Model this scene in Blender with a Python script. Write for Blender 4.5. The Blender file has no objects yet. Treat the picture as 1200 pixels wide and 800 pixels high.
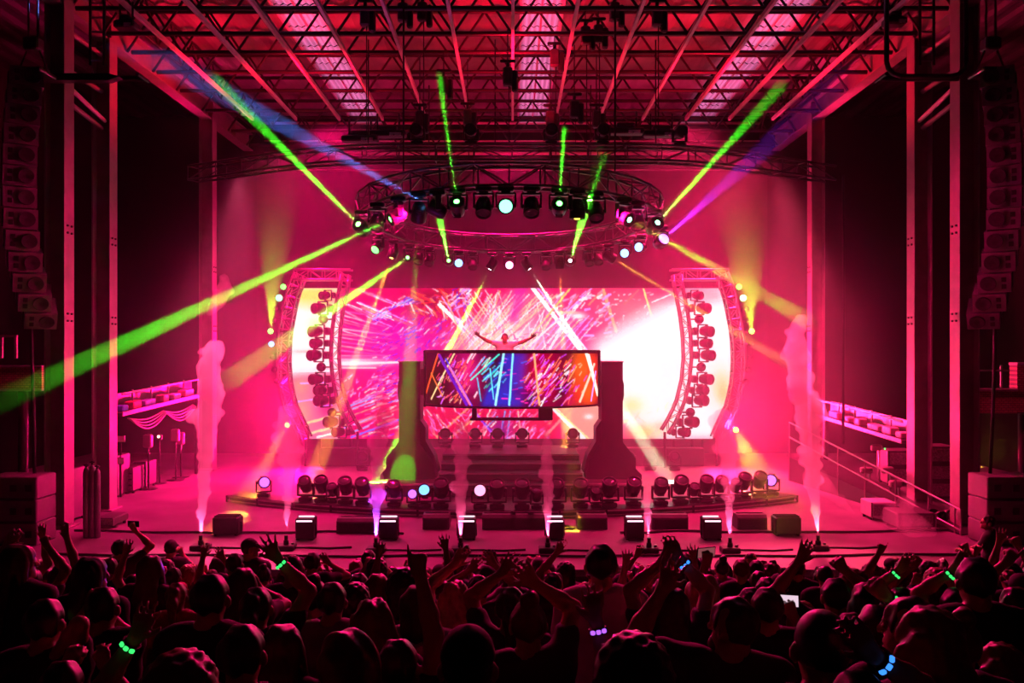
import bpy, bmesh, math, random
import numpy as np
from mathutils import Vector, Matrix, Euler

# ------------------------------------------------------------------ scene, camera, world, exposure
SC = bpy.context.scene
COL = SC.collection
random.seed(7)
RNG = np.random.default_rng(7)
CAM_Z, FPX, HX, HY = 3.7, 1000.0, 600.0, 412.0      # stage floor is z = 0; the camera stands on the lawn 3.7 m above it

cam_data = bpy.data.cameras.new('camera')
cam_data.sensor_width = 36.0
cam_data.lens = 36.0 * FPX / 1200.0
cam_data.shift_y = (HY - 400.0) / 1200.0
cam_data.clip_end = 200.0
cam = bpy.data.objects.new('camera', cam_data)
COL.objects.link(cam)
cam.location = (0, 0, CAM_Z)
cam.rotation_euler = (math.pi / 2, 0, 0)
SC.camera = cam

world = bpy.data.worlds.new('night')
SC.world = world
world.use_nodes = True
world.node_tree.nodes['Background'].inputs[0].default_value = (0.012, 0.0015, 0.004, 1)
world.node_tree.nodes['Background'].inputs[1].default_value = 0.35

SC.view_settings.view_transform = 'Standard'
SC.view_settings.look = 'None'
SC.view_settings.gamma = 1.0
SC.view_settings.exposure = 0.0
SC.view_settings.use_curve_mapping = False
cy = SC.cycles
cy.use_denoising = True
cy.max_bounces = 4
cy.diffuse_bounces = 2
cy.glossy_bounces = 2
cy.transmission_bounces = 2
cy.volume_bounces = 1
cy.transparent_max_bounces = 6
cy.use_light_tree = True
cy.caustics_reflective = False
cy.caustics_refractive = False
cy.sample_clamp_indirect = 4.0
cy.volume_step_rate = 1.0
cy.volume_max_steps = 256


def at(px, py, Y):
    """The point at depth Y that the photograph shows at pixel px, py."""
    return Vector(((px - HX) * Y / FPX, Y, CAM_Z - (py - HY) * Y / FPX))


def lamp(name, kind, loc, energy, color, target=None, size=None, spot=None, blend=0.3, soft=0.05, parent=None):
    d = bpy.data.lights.new(name, kind)
    d.energy = energy
    d.color = color
    if kind == 'SPOT':
        d.spot_size = math.radians(spot)
        d.spot_blend = blend
        d.shadow_soft_size = soft
    elif kind == 'AREA':
        d.shape = 'RECTANGLE'
        d.size, d.size_y = size
    else:
        d.shadow_soft_size = soft
    o = bpy.data.objects.new(name, d)
    COL.objects.link(o)
    M = Matrix.Translation(loc)
    if target is not None:
        M = M @ (Vector(target) - Vector(loc)).to_track_quat('-Z', 'Y').to_matrix().to_4x4()
    o.matrix_world = M
    if parent is not None:
        o.parent = parent
        o.matrix_parent_inverse = parent.matrix_world.inverted()
    return o


HAZE = 0.024
PINK = (1.0, 0.002, 0.14)
ROSE = (1.0, 0.012, 0.11)
RED = (1.0, 0.001, 0.03)
MAGENTA = (1.0, 0.003, 0.26)
# ------------------------------------------------------------------ helpers
def lin(c):
    return tuple(((v / 255.0) / 12.92 if v / 255.0 <= 0.04045 else ((v / 255.0 + 0.055) / 1.055) ** 2.4) for v in c[:3])


def mat(name, color, rough=0.5, metal=0.0, var=0.15, scale=6.0, bump=0.0, emit=None, strength=0.0):
    """Principled surface whose colour and roughness are broken up by noise."""
    m = bpy.data.materials.new(name)
    m.use_nodes = True
    nt = m.node_tree
    b = nt.nodes['Principled BSDF']
    b.inputs['Metallic'].default_value = metal
    if emit is not None:
        b.inputs['Base Color'].default_value = (*color, 1)
        b.inputs['Roughness'].default_value = rough
        b.inputs['Emission Color'].default_value = (*emit, 1)
        b.inputs['Emission Strength'].default_value = strength
        return m
    tc = nt.nodes.new('ShaderNodeTexCoord')
    n = nt.nodes.new('ShaderNodeTexNoise')
    n.inputs['Scale'].default_value = scale
    n.inputs['Detail'].default_value = 4
    nt.links.new(tc.outputs['Object'], n.inputs['Vector'])
    r = nt.nodes.new('ShaderNodeValToRGB')
    r.color_ramp.elements[0].position = 0.3
    r.color_ramp.elements[1].position = 0.7
    r.color_ramp.elements[0].color = (*[max(0, c * (1 - var)) for c in color], 1)
    r.color_ramp.elements[1].color = (*[min(1, c * (1 + var)) for c in color], 1)
    nt.links.new(n.outputs['Fac'], r.inputs['Fac'])
    nt.links.new(r.outputs['Color'], b.inputs['Base Color'])
    mr = nt.nodes.new('ShaderNodeMapRange')
    mr.inputs['To Min'].default_value = max(0.02, rough - 0.1)
    mr.inputs['To Max'].default_value = min(1.0, rough + 0.1)
    nt.links.new(n.outputs['Fac'], mr.inputs['Value'])
    nt.links.new(mr.outputs['Result'], b.inputs['Roughness'])
    if bump:
        bp = nt.nodes.new('ShaderNodeBump')
        bp.inputs['Strength'].default_value = bump
        bp.inputs['Distance'].default_value = 0.02
        nt.links.new(n.outputs['Fac'], bp.inputs['Height'])
        nt.links.new(bp.outputs['Normal'], b.inputs['Normal'])
    return m


def glow(name, color, strength):
    """A lamp lens or an LED that gives off light."""
    m = bpy.data.materials.new(name)
    m.use_nodes = True
    nt = m.node_tree
    nt.nodes.clear()
    e = nt.nodes.new('ShaderNodeEmission')
    e.inputs[0].default_value = (*color, 1)
    e.inputs[1].default_value = strength
    o = nt.nodes.new('ShaderNodeOutputMaterial')
    nt.links.new(e.outputs[0], o.inputs['Surface'])
    return m


class MB:
    """Collects shapes and links them as ONE mesh object."""

    def __init__(s):
        s.v, s.f, s.sm = [], [], []

    def add(s, verts, faces, smooth=False):
        o = len(s.v)
        s.v += [tuple(v) for v in verts]
        s.f += [tuple(i + o for i in f) for f in faces]
        s.sm += [smooth] * len(faces)
        return s

    def box(s, c, d, rot=None, taper=1.0):
        x, y, z = d[0] / 2, d[1] / 2, d[2] / 2
        p = [Vector((a * x * (taper if k > 0 else 1), b * y * (taper if k > 0 else 1), k * z)) for k in (-1, 1) for b in (-1, 1) for a in (-1, 1)]
        if rot is not None:
            p = [rot @ q for q in p]
        c = Vector(c)
        return s.add([q + c for q in p], [(0, 2, 3, 1), (4, 5, 7, 6), (0, 1, 5, 4), (2, 6, 7, 3), (0, 4, 6, 2), (1, 3, 7, 5)])

    def bbox(s, c, d, bev=0.01, rot=None):
        """Box with chamfered vertical and horizontal edges."""
        x, y, z = d[0] / 2, d[1] / 2, d[2] / 2
        b = min(bev, x * .49, y * .49, z * .49)
        rings = []
        for zz, i in ((-z, b), (-z + b, 0), (z - b, 0), (z, b)):
            X, Y = x - i, y - i
            rings.append([Vector(q) for q in ((X - b, -Y, zz), (X, -Y + b, zz), (X, Y - b, zz), (X - b, Y, zz), (-X + b, Y, zz), (-X, Y - b, zz), (-X, -Y + b, zz), (-X + b, -Y, zz))])
        P = [q for r in rings for q in r]
        if rot is not None:
            P = [rot @ q for q in P]
        c = Vector(c)
        F = [tuple(range(7, -1, -1)), tuple(range(24, 32))]
        for r in range(3):
            for k in range(8):
                F.append((r * 8 + k, r * 8 + (k + 1) % 8, r * 8 + 8 + (k + 1) % 8, r * 8 + 8 + k))
        return s.add([q + c for q in P], F)

    def tube(s, a, b, r, n=8, r2=None, cap=True):
        a, b = Vector(a), Vector(b)
        r2 = r if r2 is None else r2
        q = (b - a).to_track_quat('Z', 'Y')
        V = [a + q @ Vector((math.cos(t) * r, math.sin(t) * r, 0)) for t in (2 * math.pi * k / n for k in range(n))]
        V += [b + q @ Vector((math.cos(t) * r2, math.sin(t) * r2, 0)) for t in (2 * math.pi * k / n for k in range(n))]
        F = [(k, (k + 1) % n, n + (k + 1) % n, n + k) for k in range(n)]
        s.add(V, F, n > 5)
        if cap:
            o = len(s.v) - 2 * n
            s.f += [tuple(o + k for k in range(n - 1, -1, -1)), tuple(o + n + k for k in range(n))]
            s.sm += [False, False]
        return s

    def path(s, pts, r, n=6, closed=False):
        pts = [Vector(p) for p in pts]
        N = len(pts)
        o = len(s.v)
        up = Vector((0.3, 0.2, 1)).normalized()
        for i, p in enumerate(pts):
            if closed:
                t = pts[(i + 1) % N] - pts[i - 1]
            else:
                t = pts[min(i + 1, N - 1)] - pts[max(i - 1, 0)]
            t.normalize()
            u = t.cross(up)
            if u.length < 1e-3:
                u = t.cross(Vector((1, 0, 0)))
            u.normalize()
            w = t.cross(u)
            s.v += [tuple(p + (u * math.cos(a) + w * math.sin(a)) * r) for a in (2 * math.pi * k / n for k in range(n))]
        for i in range(N if closed else N - 1):
            j = (i + 1) % N
            for k in range(n):
                s.f.append((o + i * n + k, o + i * n + (k + 1) % n, o + j * n + (k + 1) % n, o + j * n + k))
                s.sm.append(True)
        if not closed:
            s.f += [tuple(o + k for k in range(n - 1, -1, -1)), tuple(o + (N - 1) * n + k for k in range(n))]
            s.sm += [False, False]
        return s

    def lathe(s, prof, M=None, n=16):
        """prof: (r, z) pairs, bottom to top; closed by caps."""
        V, F = [], []
        for r, z in prof:
            V += [Vector((r * math.cos(2 * math.pi * k / n), r * math.sin(2 * math.pi * k / n), z)) for k in range(n)]
        for i in range(len(prof) - 1):
            for k in range(n):
                F.append((i * n + k, i * n + (k + 1) % n, i * n + n + (k + 1) % n, i * n + n + k))
        if M is not None:
            V = [M @ q for q in V]
        s.add(V, F, True)
        o = len(s.v) - len(V)
        s.f += [tuple(o + k for k in range(n - 1, -1, -1)), tuple(o + (len(prof) - 1) * n + k for k in range(n))]
        s.sm += [False, False]
        return s

    def prism(s, poly, a, b, axis='Y'):
        """poly: 2-D outline (x, z) pushed along Y from a to b (axis Y), or (y, z) along X, or (x, y) along Z."""
        def pt(p, t):
            return {'Y': (p[0], t, p[1]), 'X': (t, p[0], p[1]), 'Z': (p[0], p[1], t)}[axis]
        n = len(poly)
        V = [pt(p, a) for p in poly] + [pt(p, b) for p in poly]
        F = [tuple(range(n)), tuple(range(2 * n - 1, n - 1, -1))] + [(k, n + k, n + (k + 1) % n, (k + 1) % n) for k in range(n)]
        return s.add(V, F)

    def mesh(s, name):
        me = bpy.data.meshes.new(name)
        me.from_pydata(s.v, [], s.f)
        me.polygons.foreach_set('use_smooth', s.sm)
        bm = bmesh.new()
        bm.from_mesh(me)
        bmesh.ops.recalc_face_normals(bm, faces=bm.faces)
        bm.to_mesh(me)
        bm.free()
        return me

    def build(s, name, material, parent=None, M=None):
        return link(name, s.mesh(name), material, parent, M)


def link(name, me, material=None, parent=None, M=None):
    """One object from a mesh; with a parent it is that thing's part (coordinates in the parent's frame)."""
    if material is not None and not me.materials:
        me.materials.append(material)
    o = bpy.data.objects.new(name, me)
    COL.objects.link(o)
    if parent is not None:
        o.parent = parent
    if M is not None:
        o.matrix_local = M
    if material is not None and me.materials[0] is not material:
        o.material_slots[0].link = 'OBJECT'
        o.material_slots[0].material = material
    return o


def tag(o, label=None, cat=None, group=None, kind=None):
    if label:
        o['label'] = label
    if cat:
        o['category'] = cat
    if group:
        o['group'] = group
    if kind:
        o['kind'] = kind
    return o


def thing(name, label, cat, M=None, group=None):
    o = bpy.data.objects.new(name, None)
    COL.objects.link(o)
    o.empty_display_size = 0.2
    if M is not None:
        o.matrix_world = M if isinstance(M, Matrix) else Matrix.Translation(M)
    return tag(o, label, cat, group)


def struct(name, mb, m):
    return tag(mb.build(name, m), kind='structure')


_unit = {}


def strut(parent, a, b, r, m, name='brace', n=6):
    """A straight bar between two points (parent's frame), sharing one unit mesh per side count."""
    if n not in _unit:
        _unit[n] = MB().tube((0, 0, 0), (0, 0, 1), 1.0, n).mesh('bar')
    key = (n, m.name)
    if key not in _unit:
        me = _unit[n].copy()
        me.materials.clear()
        me.materials.append(m)
        _unit[key] = me
    a, b = Vector(a), Vector(b)
    d = b - a
    M = Matrix.Translation(a) @ d.to_track_quat('Z', 'Y').to_matrix().to_4x4() @ Matrix.Diagonal((r, r, d.length, 1))
    return link(name, _unit[key], m, parent, M)


def arc(c, R, a0, a1, n, z):
    return [Vector((c[0] + R * math.sin(a0 + (a1 - a0) * k / n), c[1] - R * math.cos(a0 + (a1 - a0) * k / n), z)) for k in range(n + 1)]


# ------------------------------------------------------------------ materials
M_ = {}
M_['black'] = mat('black_paint', (0.012, 0.011, 0.012), 0.45, 0, .3, 9)
M_['blackmetal'] = mat('black_metal', (0.03, 0.028, 0.03), 0.35, 0.7, .3, 12)
M_['alu'] = mat('truss_aluminium', (0.32, 0.31, 0.32), 0.32, 0.9, .2, 8)
M_['darkalu'] = mat('weathered_truss', (0.10, 0.095, 0.10), 0.4, 0.8, .25, 8)
M_['steel'] = mat('painted_steel', (0.26, 0.22, 0.22), 0.55, 0.1, .18, 2.5, .08)
M_['purlin'] = mat('pale_lit_steel', (0.62, 0.55, 0.55), 0.5, 0.1, .15, 4)  # pale tone puts the light on the purlins into the steel colour
M_['roofsteel'] = mat('dark_shaded_steel', (0.035, 0.028, 0.03), 0.5, 0.4, .3, 4)  # near-black tone puts the roof trusses' silhouette shade into the steel colour
M_['deck'] = mat('corrugated_roof_deck', (0.22, 0.20, 0.20), 0.6, 0.0, .25, 1.2, .1)
M_['skylight'] = mat('milky_skylight_sheet', (0.85, 0.78, 0.92), 0.3, 0.75, .1, 5)
M_['floor'] = mat('stage_floor_vinyl', (0.15, 0.14, 0.15), 0.58, 0.0, .35, 0.8, .05)
M_['ground'] = mat('asphalt_rake', (0.05, 0.05, 0.05), 0.9, 0, .3, 5, .2)
M_['hazepanel'] = mat('haze_glow_panel', (0.022, 0.02, 0.022), 0.9, 0, .2, 2, .1)
M_['wall'] = mat('black_drape_wall', (0.008, 0.007, 0.008), 0.9, 0, .3, 3, .1)
M_['brick'] = None
M_['rubber'] = mat('black_rubber', (0.015, 0.015, 0.015), 0.7, 0, .2, 10)
M_['case'] = mat('road_case_laminate', (0.05, 0.045, 0.05), 0.5, 0, .3, 6)
M_['grey'] = mat('grey_casing', (0.13, 0.12, 0.13), 0.5, 0.1, .15, 6)
M_['white'] = mat('white_casing', (0.7, 0.68, 0.7), 0.45, 0, .1, 6)


def translucent(name, color):
    m = bpy.data.materials.new(name)
    m.use_nodes = True
    nt = m.node_tree
    b = nt.nodes['Principled BSDF']
    b.inputs['Roughness'].default_value = .4
    b.inputs['Base Color'].default_value = (*color, 1)
    t = nt.nodes.new('ShaderNodeBsdfTranslucent')
    w = nt.nodes.new('ShaderNodeTexWave')
    w.bands_direction = 'X'
    w.inputs['Scale'].default_value = 2.2
    w.inputs['Distortion'].default_value = .3
    tc = nt.nodes.new('ShaderNodeTexCoord')
    nt.links.new(tc.outputs['Object'], w.inputs['Vector'])
    r = nt.nodes.new('ShaderNodeValToRGB')
    r.color_ramp.elements[0].color = (*[c * .55 for c in color], 1)
    r.color_ramp.elements[1].color = (*color, 1)
    nt.links.new(w.outputs['Fac'], r.inputs['Fac'])
    nt.links.new(r.outputs['Color'], t.inputs['Color'])
    mx = nt.nodes.new('ShaderNodeMixShader')
    mx.inputs[0].default_value = .6
    nt.links.new(b.outputs[0], mx.inputs[1])
    nt.links.new(t.outputs[0], mx.inputs[2])
    nt.links.new(mx.outputs[0], nt.nodes['Material Output'].inputs['Surface'])
    return m


M_['skysheet'] = translucent('milky_translucent_sheet', (.8, .75, .85))
# ------------------------------------------------------------------ stage lights (washes added without fixtures) and haze
# wide washes: pink from the overhead rig onto the stage, red up to the roof, pink from behind the wing screens
WASH = [
    # x, y, z, tx, ty, tz, spot, energy, colour
    # unseen washes placed just under the roof, above the haze
    (-4.6, 22.4, 10.3, -4.2, 25.0, 0, 105, 11500, PINK),
    (0.0, 24.6, 10.3, 0.0, 27.5, 0, 105, 7000, PINK),
    (4.6, 22.4, 10.3, 4.8, 25.0, 0, 105, 16000, ROSE),
    (-7.2, 26.0, 10.3, -5.8, 22.5, 1.0, 100, 5500, PINK),
    (7.2, 26.0, 10.3, 5.8, 23.0, 1.0, 100, 8500, ROSE),
    # low lamps behind the wing screens
    (-6.9, 29.2, 1.6, -7.0, 24.0, 3.4, 130, 19000, PINK),
    (6.9, 29.2, 1.6, 7.0, 24.5, 3.6, 130, 23000, ROSE),
    (0.0, 29.6, 1.2, 0.0, 30.9, 7.5, 140, 2500, PINK),
    # onto the front columns, the hanging loudspeakers and the smoke at the lip
    (-2.2, 18.0, 6.6, -9.4, 17.2, 4.0, 75, 6500, PINK),
    (2.2, 18.0, 6.6, 9.4, 17.2, 4.0, 75, 6500, PINK),
    (-3.0, 18.4, 6.4, -3.6, 15.9, 1.0, 95, 1000, PINK),
    (3.0, 18.4, 6.4, 3.6, 15.9, 1.0, 95, 1000, PINK),
    # added to brighten the two outer smoke plumes, near the long truss ends
    (-6.6, 21.0, 8.1, -5.8, 15.9, 2.3, 30, 15000, (1.0, .07, .20)),
    (6.6, 21.0, 8.1, 5.7, 15.9, 2.3, 30, 15000, (1.0, .06, .14)),
    # over the heads of the crowd
    (-2.6, 17.2, 6.5, -4.5, 8.0, -.5, 95, 3800, PINK),
    (2.6, 17.2, 6.5, 4.5, 8.0, -.5, 95, 3800, PINK),
    # the performer
    (0.0, 16.9, 6.3, -0.19, 22.4, 3.9, 14, 3400, (1.0, .07, .14)),
    # uplights onto the roof and the side girders
    (-5.2, 21.4, 9.7, -4.6, 23.0, 12.2, 150, 900, RED),
    (0.0, 20.2, 9.7, 0.4, 21.5, 12.2, 150, 1200, RED),
    (5.2, 21.4, 9.7, 4.6, 23.0, 12.2, 150, 900, RED),
    (-6.6, 22.5, 9.7, -9.5, 22.0, 11.2, 120, 900, RED),
    (6.6, 22.5, 9.7, 9.5, 22.0, 11.2, 120, 900, RED),
]
for i, (x, y, z, tx, ty, tz, sp, en, co) in enumerate(WASH):
    lamp('wash_light', 'SPOT', (x, y, z), en, co, (tx, ty, tz), spot=sp, blend=0.8, soft=0.25)
# unseen lamps added above the roof's translucent strips to make them glow
for x in (-5.3, .74, 6.75):
    lamp('strip_backlight', 'AREA', (x, 23.7, 13.4), 190, (.95, .24, .55), (x, 23.7, 0), size=(1.0, 14.0))
# ------------------------------------------------------------------ the setting: stage, raked house floor, roof, wings
def ground_z(Y):
    return 1.45 - 0.15 * Y - 0.0035 * Y * Y


STAGE_Y = 14.5
struct('floor', MB().box((0, (STAGE_Y + 31.2) / 2, -0.06), (31, 31.2 - STAGE_Y, 0.12)), M_['floor'])
struct('trim_1', MB().box((0, STAGE_Y + 0.06, -0.79), (31, 0.12, 1.34)), M_['black'])
gmb = MB()
ys = [0.6 + 0.7 * k for k in range(21)]
for a, b in zip(ys, ys[1:]):
    p = [(-15, a, ground_z(a)), (15, a, ground_z(a)), (15, b, ground_z(b)), (-15, b, ground_z(b))]
    o = len(gmb.v)
    gmb.v += p + [(q[0], q[1], q[2] - 0.3) for q in p]
    gmb.f += [(o, o + 1, o + 2, o + 3), (o + 7, o + 6, o + 5, o + 4), (o, o + 4, o + 5, o + 1), (o + 3, o + 2, o + 6, o + 7), (o, o + 3, o + 7, o + 4), (o + 1, o + 5, o + 6, o + 2)]
    gmb.sm += [False] * 6
struct('ground', gmb, M_['ground'])
struct('wall_back', MB().box((0, 31.25, 6.0), (31, 0.2, 12.6)), M_['wall'])
struct('trim_2', MB().box((0, 31.1, 5.4), (18.6, 0.06, 10.7)), M_['hazepanel'])  # added panel, catches the pink washes in place of lit haze
struct('wall_left', MB().box((-15.4, 22.9, 6.0), (0.2, 17, 12.6)), M_['wall'])
struct('wall_right', MB().box((15.4, 22.9, 6.0), (0.2, 17, 12.6)), M_['wall'])

# roof deck: corrugated sheet, one ridge per 0.3 m across
NX = 208
cm = MB()
xs = [-15.3 + 30.6 * k / NX for k in range(NX + 1)]
zz = [12.25 + (0.0, 0.05, 0.05, 0.0)[k % 4] for k in range(NX + 1)]
cm.v = [(x, 16.4, z) for x, z in zip(xs, zz)] + [(x, 31.2, z) for x, z in zip(xs, zz)]
cm.f = [(k, k + 1, NX + 2 + k, NX + 1 + k) for k in range(NX) if min(abs((xs[k] + xs[k + 1]) / 2 - q) for q in (-5.3, .74, 6.75)) > .5]
cm.sm = [False] * len(cm.f)
full = list(cm.f)
cm.f = [f for f in full if abs(cm.v[f[0]][0]) < 10.3]
cm.sm = [False] * len(cm.f)
struct('ceiling', cm, M_['deck'])
cw = MB()
cw.v, cw.f = cm.v, [f for f in full if abs(cm.v[f[0]][0]) >= 10.3]
cw.sm = [False] * len(cw.f)
struct('ceiling', cw, M_['black'])  # outer deck blackened: shade beyond the girders put into its colour
# ------------------------------------------------------------------ LED walls: moving graphics painted dash by dash into a colour attribute
class Canvas:
    """Pixels of an LED wall, addressed in the wall's own grid (x0..x1, y0..y1)."""

    def __init__(s, x0, y0, x1, y1, k):
        s.x0, s.y0, s.k = x0, y0, k
        s.w, s.h = int((x1 - x0) * k) + 1, int((y1 - y0) * k) + 1
        s.c = np.zeros((s.h, s.w, 3), np.float32)
        s.X, s.Y = np.meshgrid(x0 + np.arange(s.w) / k, y0 + np.arange(s.h) / k)

    def mix(s, col, a, win=None):
        c = np.array(lin(col), np.float32)
        if win is None:
            s.c = s.c * (1 - a[..., None]) + c * a[..., None]
        else:
            v = s.c[win]
            s.c[win] = v * (1 - a[..., None]) + c * a[..., None]

    def blob(s, x, y, rx, ry, col, a=1.0, rot=0.0, p=1.0):
        dx, dy = s.X - x, s.Y - y
        c, n = math.cos(rot), math.sin(rot)
        d = ((dx * c + dy * n) / rx) ** 2 + ((-dx * n + dy * c) / ry) ** 2
        s.mix(col, a * np.exp(-d ** p))

    def poly(s, pts, col, a=1.0, soft=3.0):
        """Soft-edged convex polygon, clockwise in a y-down frame."""
        m = np.ones_like(s.X)
        for (ax, ay), (bx, by) in zip(pts, pts[1:] + pts[:1]):
            L = math.hypot(bx - ax, by - ay)
            d = ((bx - ax) * (s.Y - ay) - (by - ay) * (s.X - ax)) / L
            m *= np.clip(0.5 + d / soft, 0, 1)
        s.mix(col, a * m)

    def line(s, ax, ay, bx, by, w, col, a=1.0, fade=0.0):
        k, pad = s.k, w * 2 + 2
        i0, i1 = int((min(ax, bx) - pad - s.x0) * k), int((max(ax, bx) + pad - s.x0) * k) + 1
        j0, j1 = int((min(ay, by) - pad - s.y0) * k), int((max(ay, by) + pad - s.y0) * k) + 1
        i0, j0, i1, j1 = max(i0, 0), max(j0, 0), min(i1, s.w), min(j1, s.h)
        if i0 >= i1 or j0 >= j1:
            return
        win = (slice(j0, j1), slice(i0, i1))
        X, Y = s.X[win], s.Y[win]
        L2 = max((bx - ax) ** 2 + (by - ay) ** 2, 1e-6)
        t = np.clip(((X - ax) * (bx - ax) + (Y - ay) * (by - ay)) / L2, 0, 1)
        d = np.hypot(X - ax - t * (bx - ax), Y - ay - t * (by - ay))
        m = np.clip((w / 2 - d) * 1.2 + 0.5, 0, 1) * (1 - fade * t)
        s.mix(col, a * m, win)

    def dashes(s, n, box, ang, spread, length, w, cols, a=0.9):
        for _ in range(n):
            x, y = random.uniform(box[0], box[2]), random.uniform(box[1], box[3])
            t = math.radians((ang(x, y) if callable(ang) else ang) + random.gauss(0, spread))
            l = random.uniform(*length) / 2
            s.line(x - l * math.cos(t), y + l * math.sin(t), x + l * math.cos(t), y - l * math.sin(t), random.uniform(*w), random.choice(cols), a * random.uniform(.7, 1))

    def sample(s, x, y):
        i = np.clip(((x - s.x0) * s.k).round().astype(int), 0, s.w - 1)
        j = np.clip(((y - s.y0) * s.k).round().astype(int), 0, s.h - 1)
        return s.c[j, i]


def led_material(name, strength):
    m = bpy.data.materials.new(name)
    m.use_nodes = True
    nt = m.node_tree
    nt.nodes.clear()
    at_ = nt.nodes.new('ShaderNodeAttribute')
    at_.attribute_name = 'led'
    e = nt.nodes.new('ShaderNodeEmission')
    e.inputs[1].default_value = strength
    o = nt.nodes.new('ShaderNodeOutputMaterial')
    nt.links.new(at_.outputs['Color'], e.inputs[0])
    nt.links.new(e.outputs[0], o.inputs['Surface'])
    m.cycles.emission_sampling = 'FRONT'
    return m


def led_mesh(name, P, C):
    """P: (rows, cols, 3) points, C: (rows, cols, 3) linear colours."""
    r, c = P.shape[:2]
    me = bpy.data.meshes.new(name)
    idx = np.arange(r * c).reshape(r, c)
    F = np.stack([idx[:-1, :-1], idx[1:, :-1], idx[1:, 1:], idx[:-1, 1:]], -1).reshape(-1, 4)
    me.vertices.add(r * c)
    me.vertices.foreach_set('co', P.reshape(-1).astype(np.float32))
    me.loops.add(F.size)
    me.loops.foreach_set('vertex_index', F.reshape(-1).astype(np.int32))
    me.polygons.add(len(F))
    me.polygons.foreach_set('loop_start', np.arange(0, F.size, 4, dtype=np.int32))
    me.update(calc_edges=True)
    a = me.color_attributes.new('led', 'FLOAT_COLOR', 'POINT')
    a.data.foreach_set('color', np.concatenate([C.reshape(-1, 3), np.ones((r * c, 1))], 1).astype(np.float32).reshape(-1))
    return me


WHITE, CREAM, LILAC, BLUE, SKY = (255, 255, 255), (255, 240, 190), (240, 190, 255), (90, 70, 240), (150, 200, 255)
HOT, RASP, ORANGE, YELLOW, PURPLE = (255, 20, 130), (190, 0, 80), (255, 120, 40), (255, 220, 90), (170, 20, 200)

cv = Canvas(334, 333, 866, 518, 1.6)
cv.mix((232, 10, 135), np.ones_like(cv.X))
cv.blob(470, 400, 60, 45, (205, 20, 200), .9)
cv.blob(450, 345, 60, 22, (215, 0, 120), .8)
cv.blob(520, 350, 40, 25, (190, 0, 70), .8)
cv.blob(545, 385, 25, 30, (240, 0, 110), .8)
cv.blob(430, 480, 60, 45, (255, 30, 150), .8)
cv.blob(452, 478, 18, 16, (240, 40, 90), .8)
cv.blob(560, 500, 70, 40, (235, 0, 120), .8)
cv.blob(720, 350, 90, 35, (252, 75, 130), 1)
cv.blob(760, 362, 70, 22, (255, 160, 170), .8)
cv.blob(665, 385, 30, 30, (250, 80, 190), .8)
# left fan of white streaks out of the arc
for k in range(20):
    y = 352 + k * 3.9 + random.uniform(-2, 2)
    sl = (y - 405) / 110.0
    x1 = random.uniform(425, 470)
    cv.line(396, y, x1, y - sl * 30 + 8 * random.random(), random.uniform(.8, 2.0), random.choice([WHITE, LILAC, (255, 150, 220), (255, 190, 190)]), random.uniform(.5, .95), .8)
for k in range(18):
    x, y = random.uniform(400, 455), random.uniform(338, 372)
    l = random.uniform(15, 40)
    cv.line(x, y, x + l, y + l * .42, random.uniform(.9, 2), random.choice([WHITE, LILAC, (255, 150, 190), (255, 170, 150)]), .9)
cv.blob(412, 425, 40, 5, WHITE, .9)
cv.line(396, 426, 480, 424, 2.6, WHITE, .95)
cv.line(396, 431, 440, 431, 2, (255, 230, 235), .9)
# the blue-white ribbon
for k in range(40):
    t = random.random()
    x, y = 436 + 44 * t, 375 - 24 * t + random.gauss(0, 3)
    cv.line(x, y, x + random.uniform(4, 12), y - random.uniform(2, 7), random.uniform(.8, 1.6), random.choice([WHITE, SKY, BLUE, LILAC]), .9)
# the vortex of little dashes
flow = lambda x, y: 22 + (x - 440) * .28 + (400 - y) * .12
cv.dashes(380, (438, 372, 560, 470), flow, 9, (2, 9), (.6, 1.3), [BLUE, (120, 60, 255), LILAC, WHITE, (255, 120, 220), BLUE, (255, 150, 210), (255, 90, 200)])
cv.dashes(140, (470, 345, 575, 400), lambda x, y: 35 + (x - 480) * .35, 14, (2, 8), (.6, 1.5), [WHITE, LILAC, BLUE, (255, 130, 130), (255, 170, 200)])
cv.dashes(60, (396, 438, 470, 470), 38, 20, (2, 9), (.8, 1.5), [LILAC, WHITE, (255, 120, 220)])
cv.blob(503, 352, 16, 14, (150, 0, 40), .7)
cv.dashes(45, (483, 338, 525, 368), -38, 22, (5, 18), (.8, 1.8), [(255, 120, 90), (255, 170, 120), WHITE, (255, 60, 60)])
cv.line(514, 357, 532, 374, 3.2, WHITE)
cv.line(533, 373, 539, 377, 5.5, (255, 240, 255))
cv.dashes(40, (527, 336, 552, 362), 40, 25, (4, 10), (1, 1.9), [LILAC, BLUE, WHITE, (255, 150, 220)])
# bottom-left long streaks
for k in range(20):
    x, y = random.uniform(396, 470), random.uniform(470, 512)
    l = random.uniform(15, 45)
    cv.line(x, y, x + l, y - l * .36, random.uniform(.9, 2.4), random.choice([WHITE, SKY, LILAC, (255, 170, 180), (255, 200, 170)]), .9)
cv.line(412, 512, 500, 480, 2.2, (150, 150, 255))
cv.line(420, 497, 500, 466, 1.6, (255, 160, 170))
cv.dashes(90, (430, 440, 500, 512), 24, 12, (3, 12), (.8, 1.6), [LILAC, WHITE, (255, 140, 210), BLUE])
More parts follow.
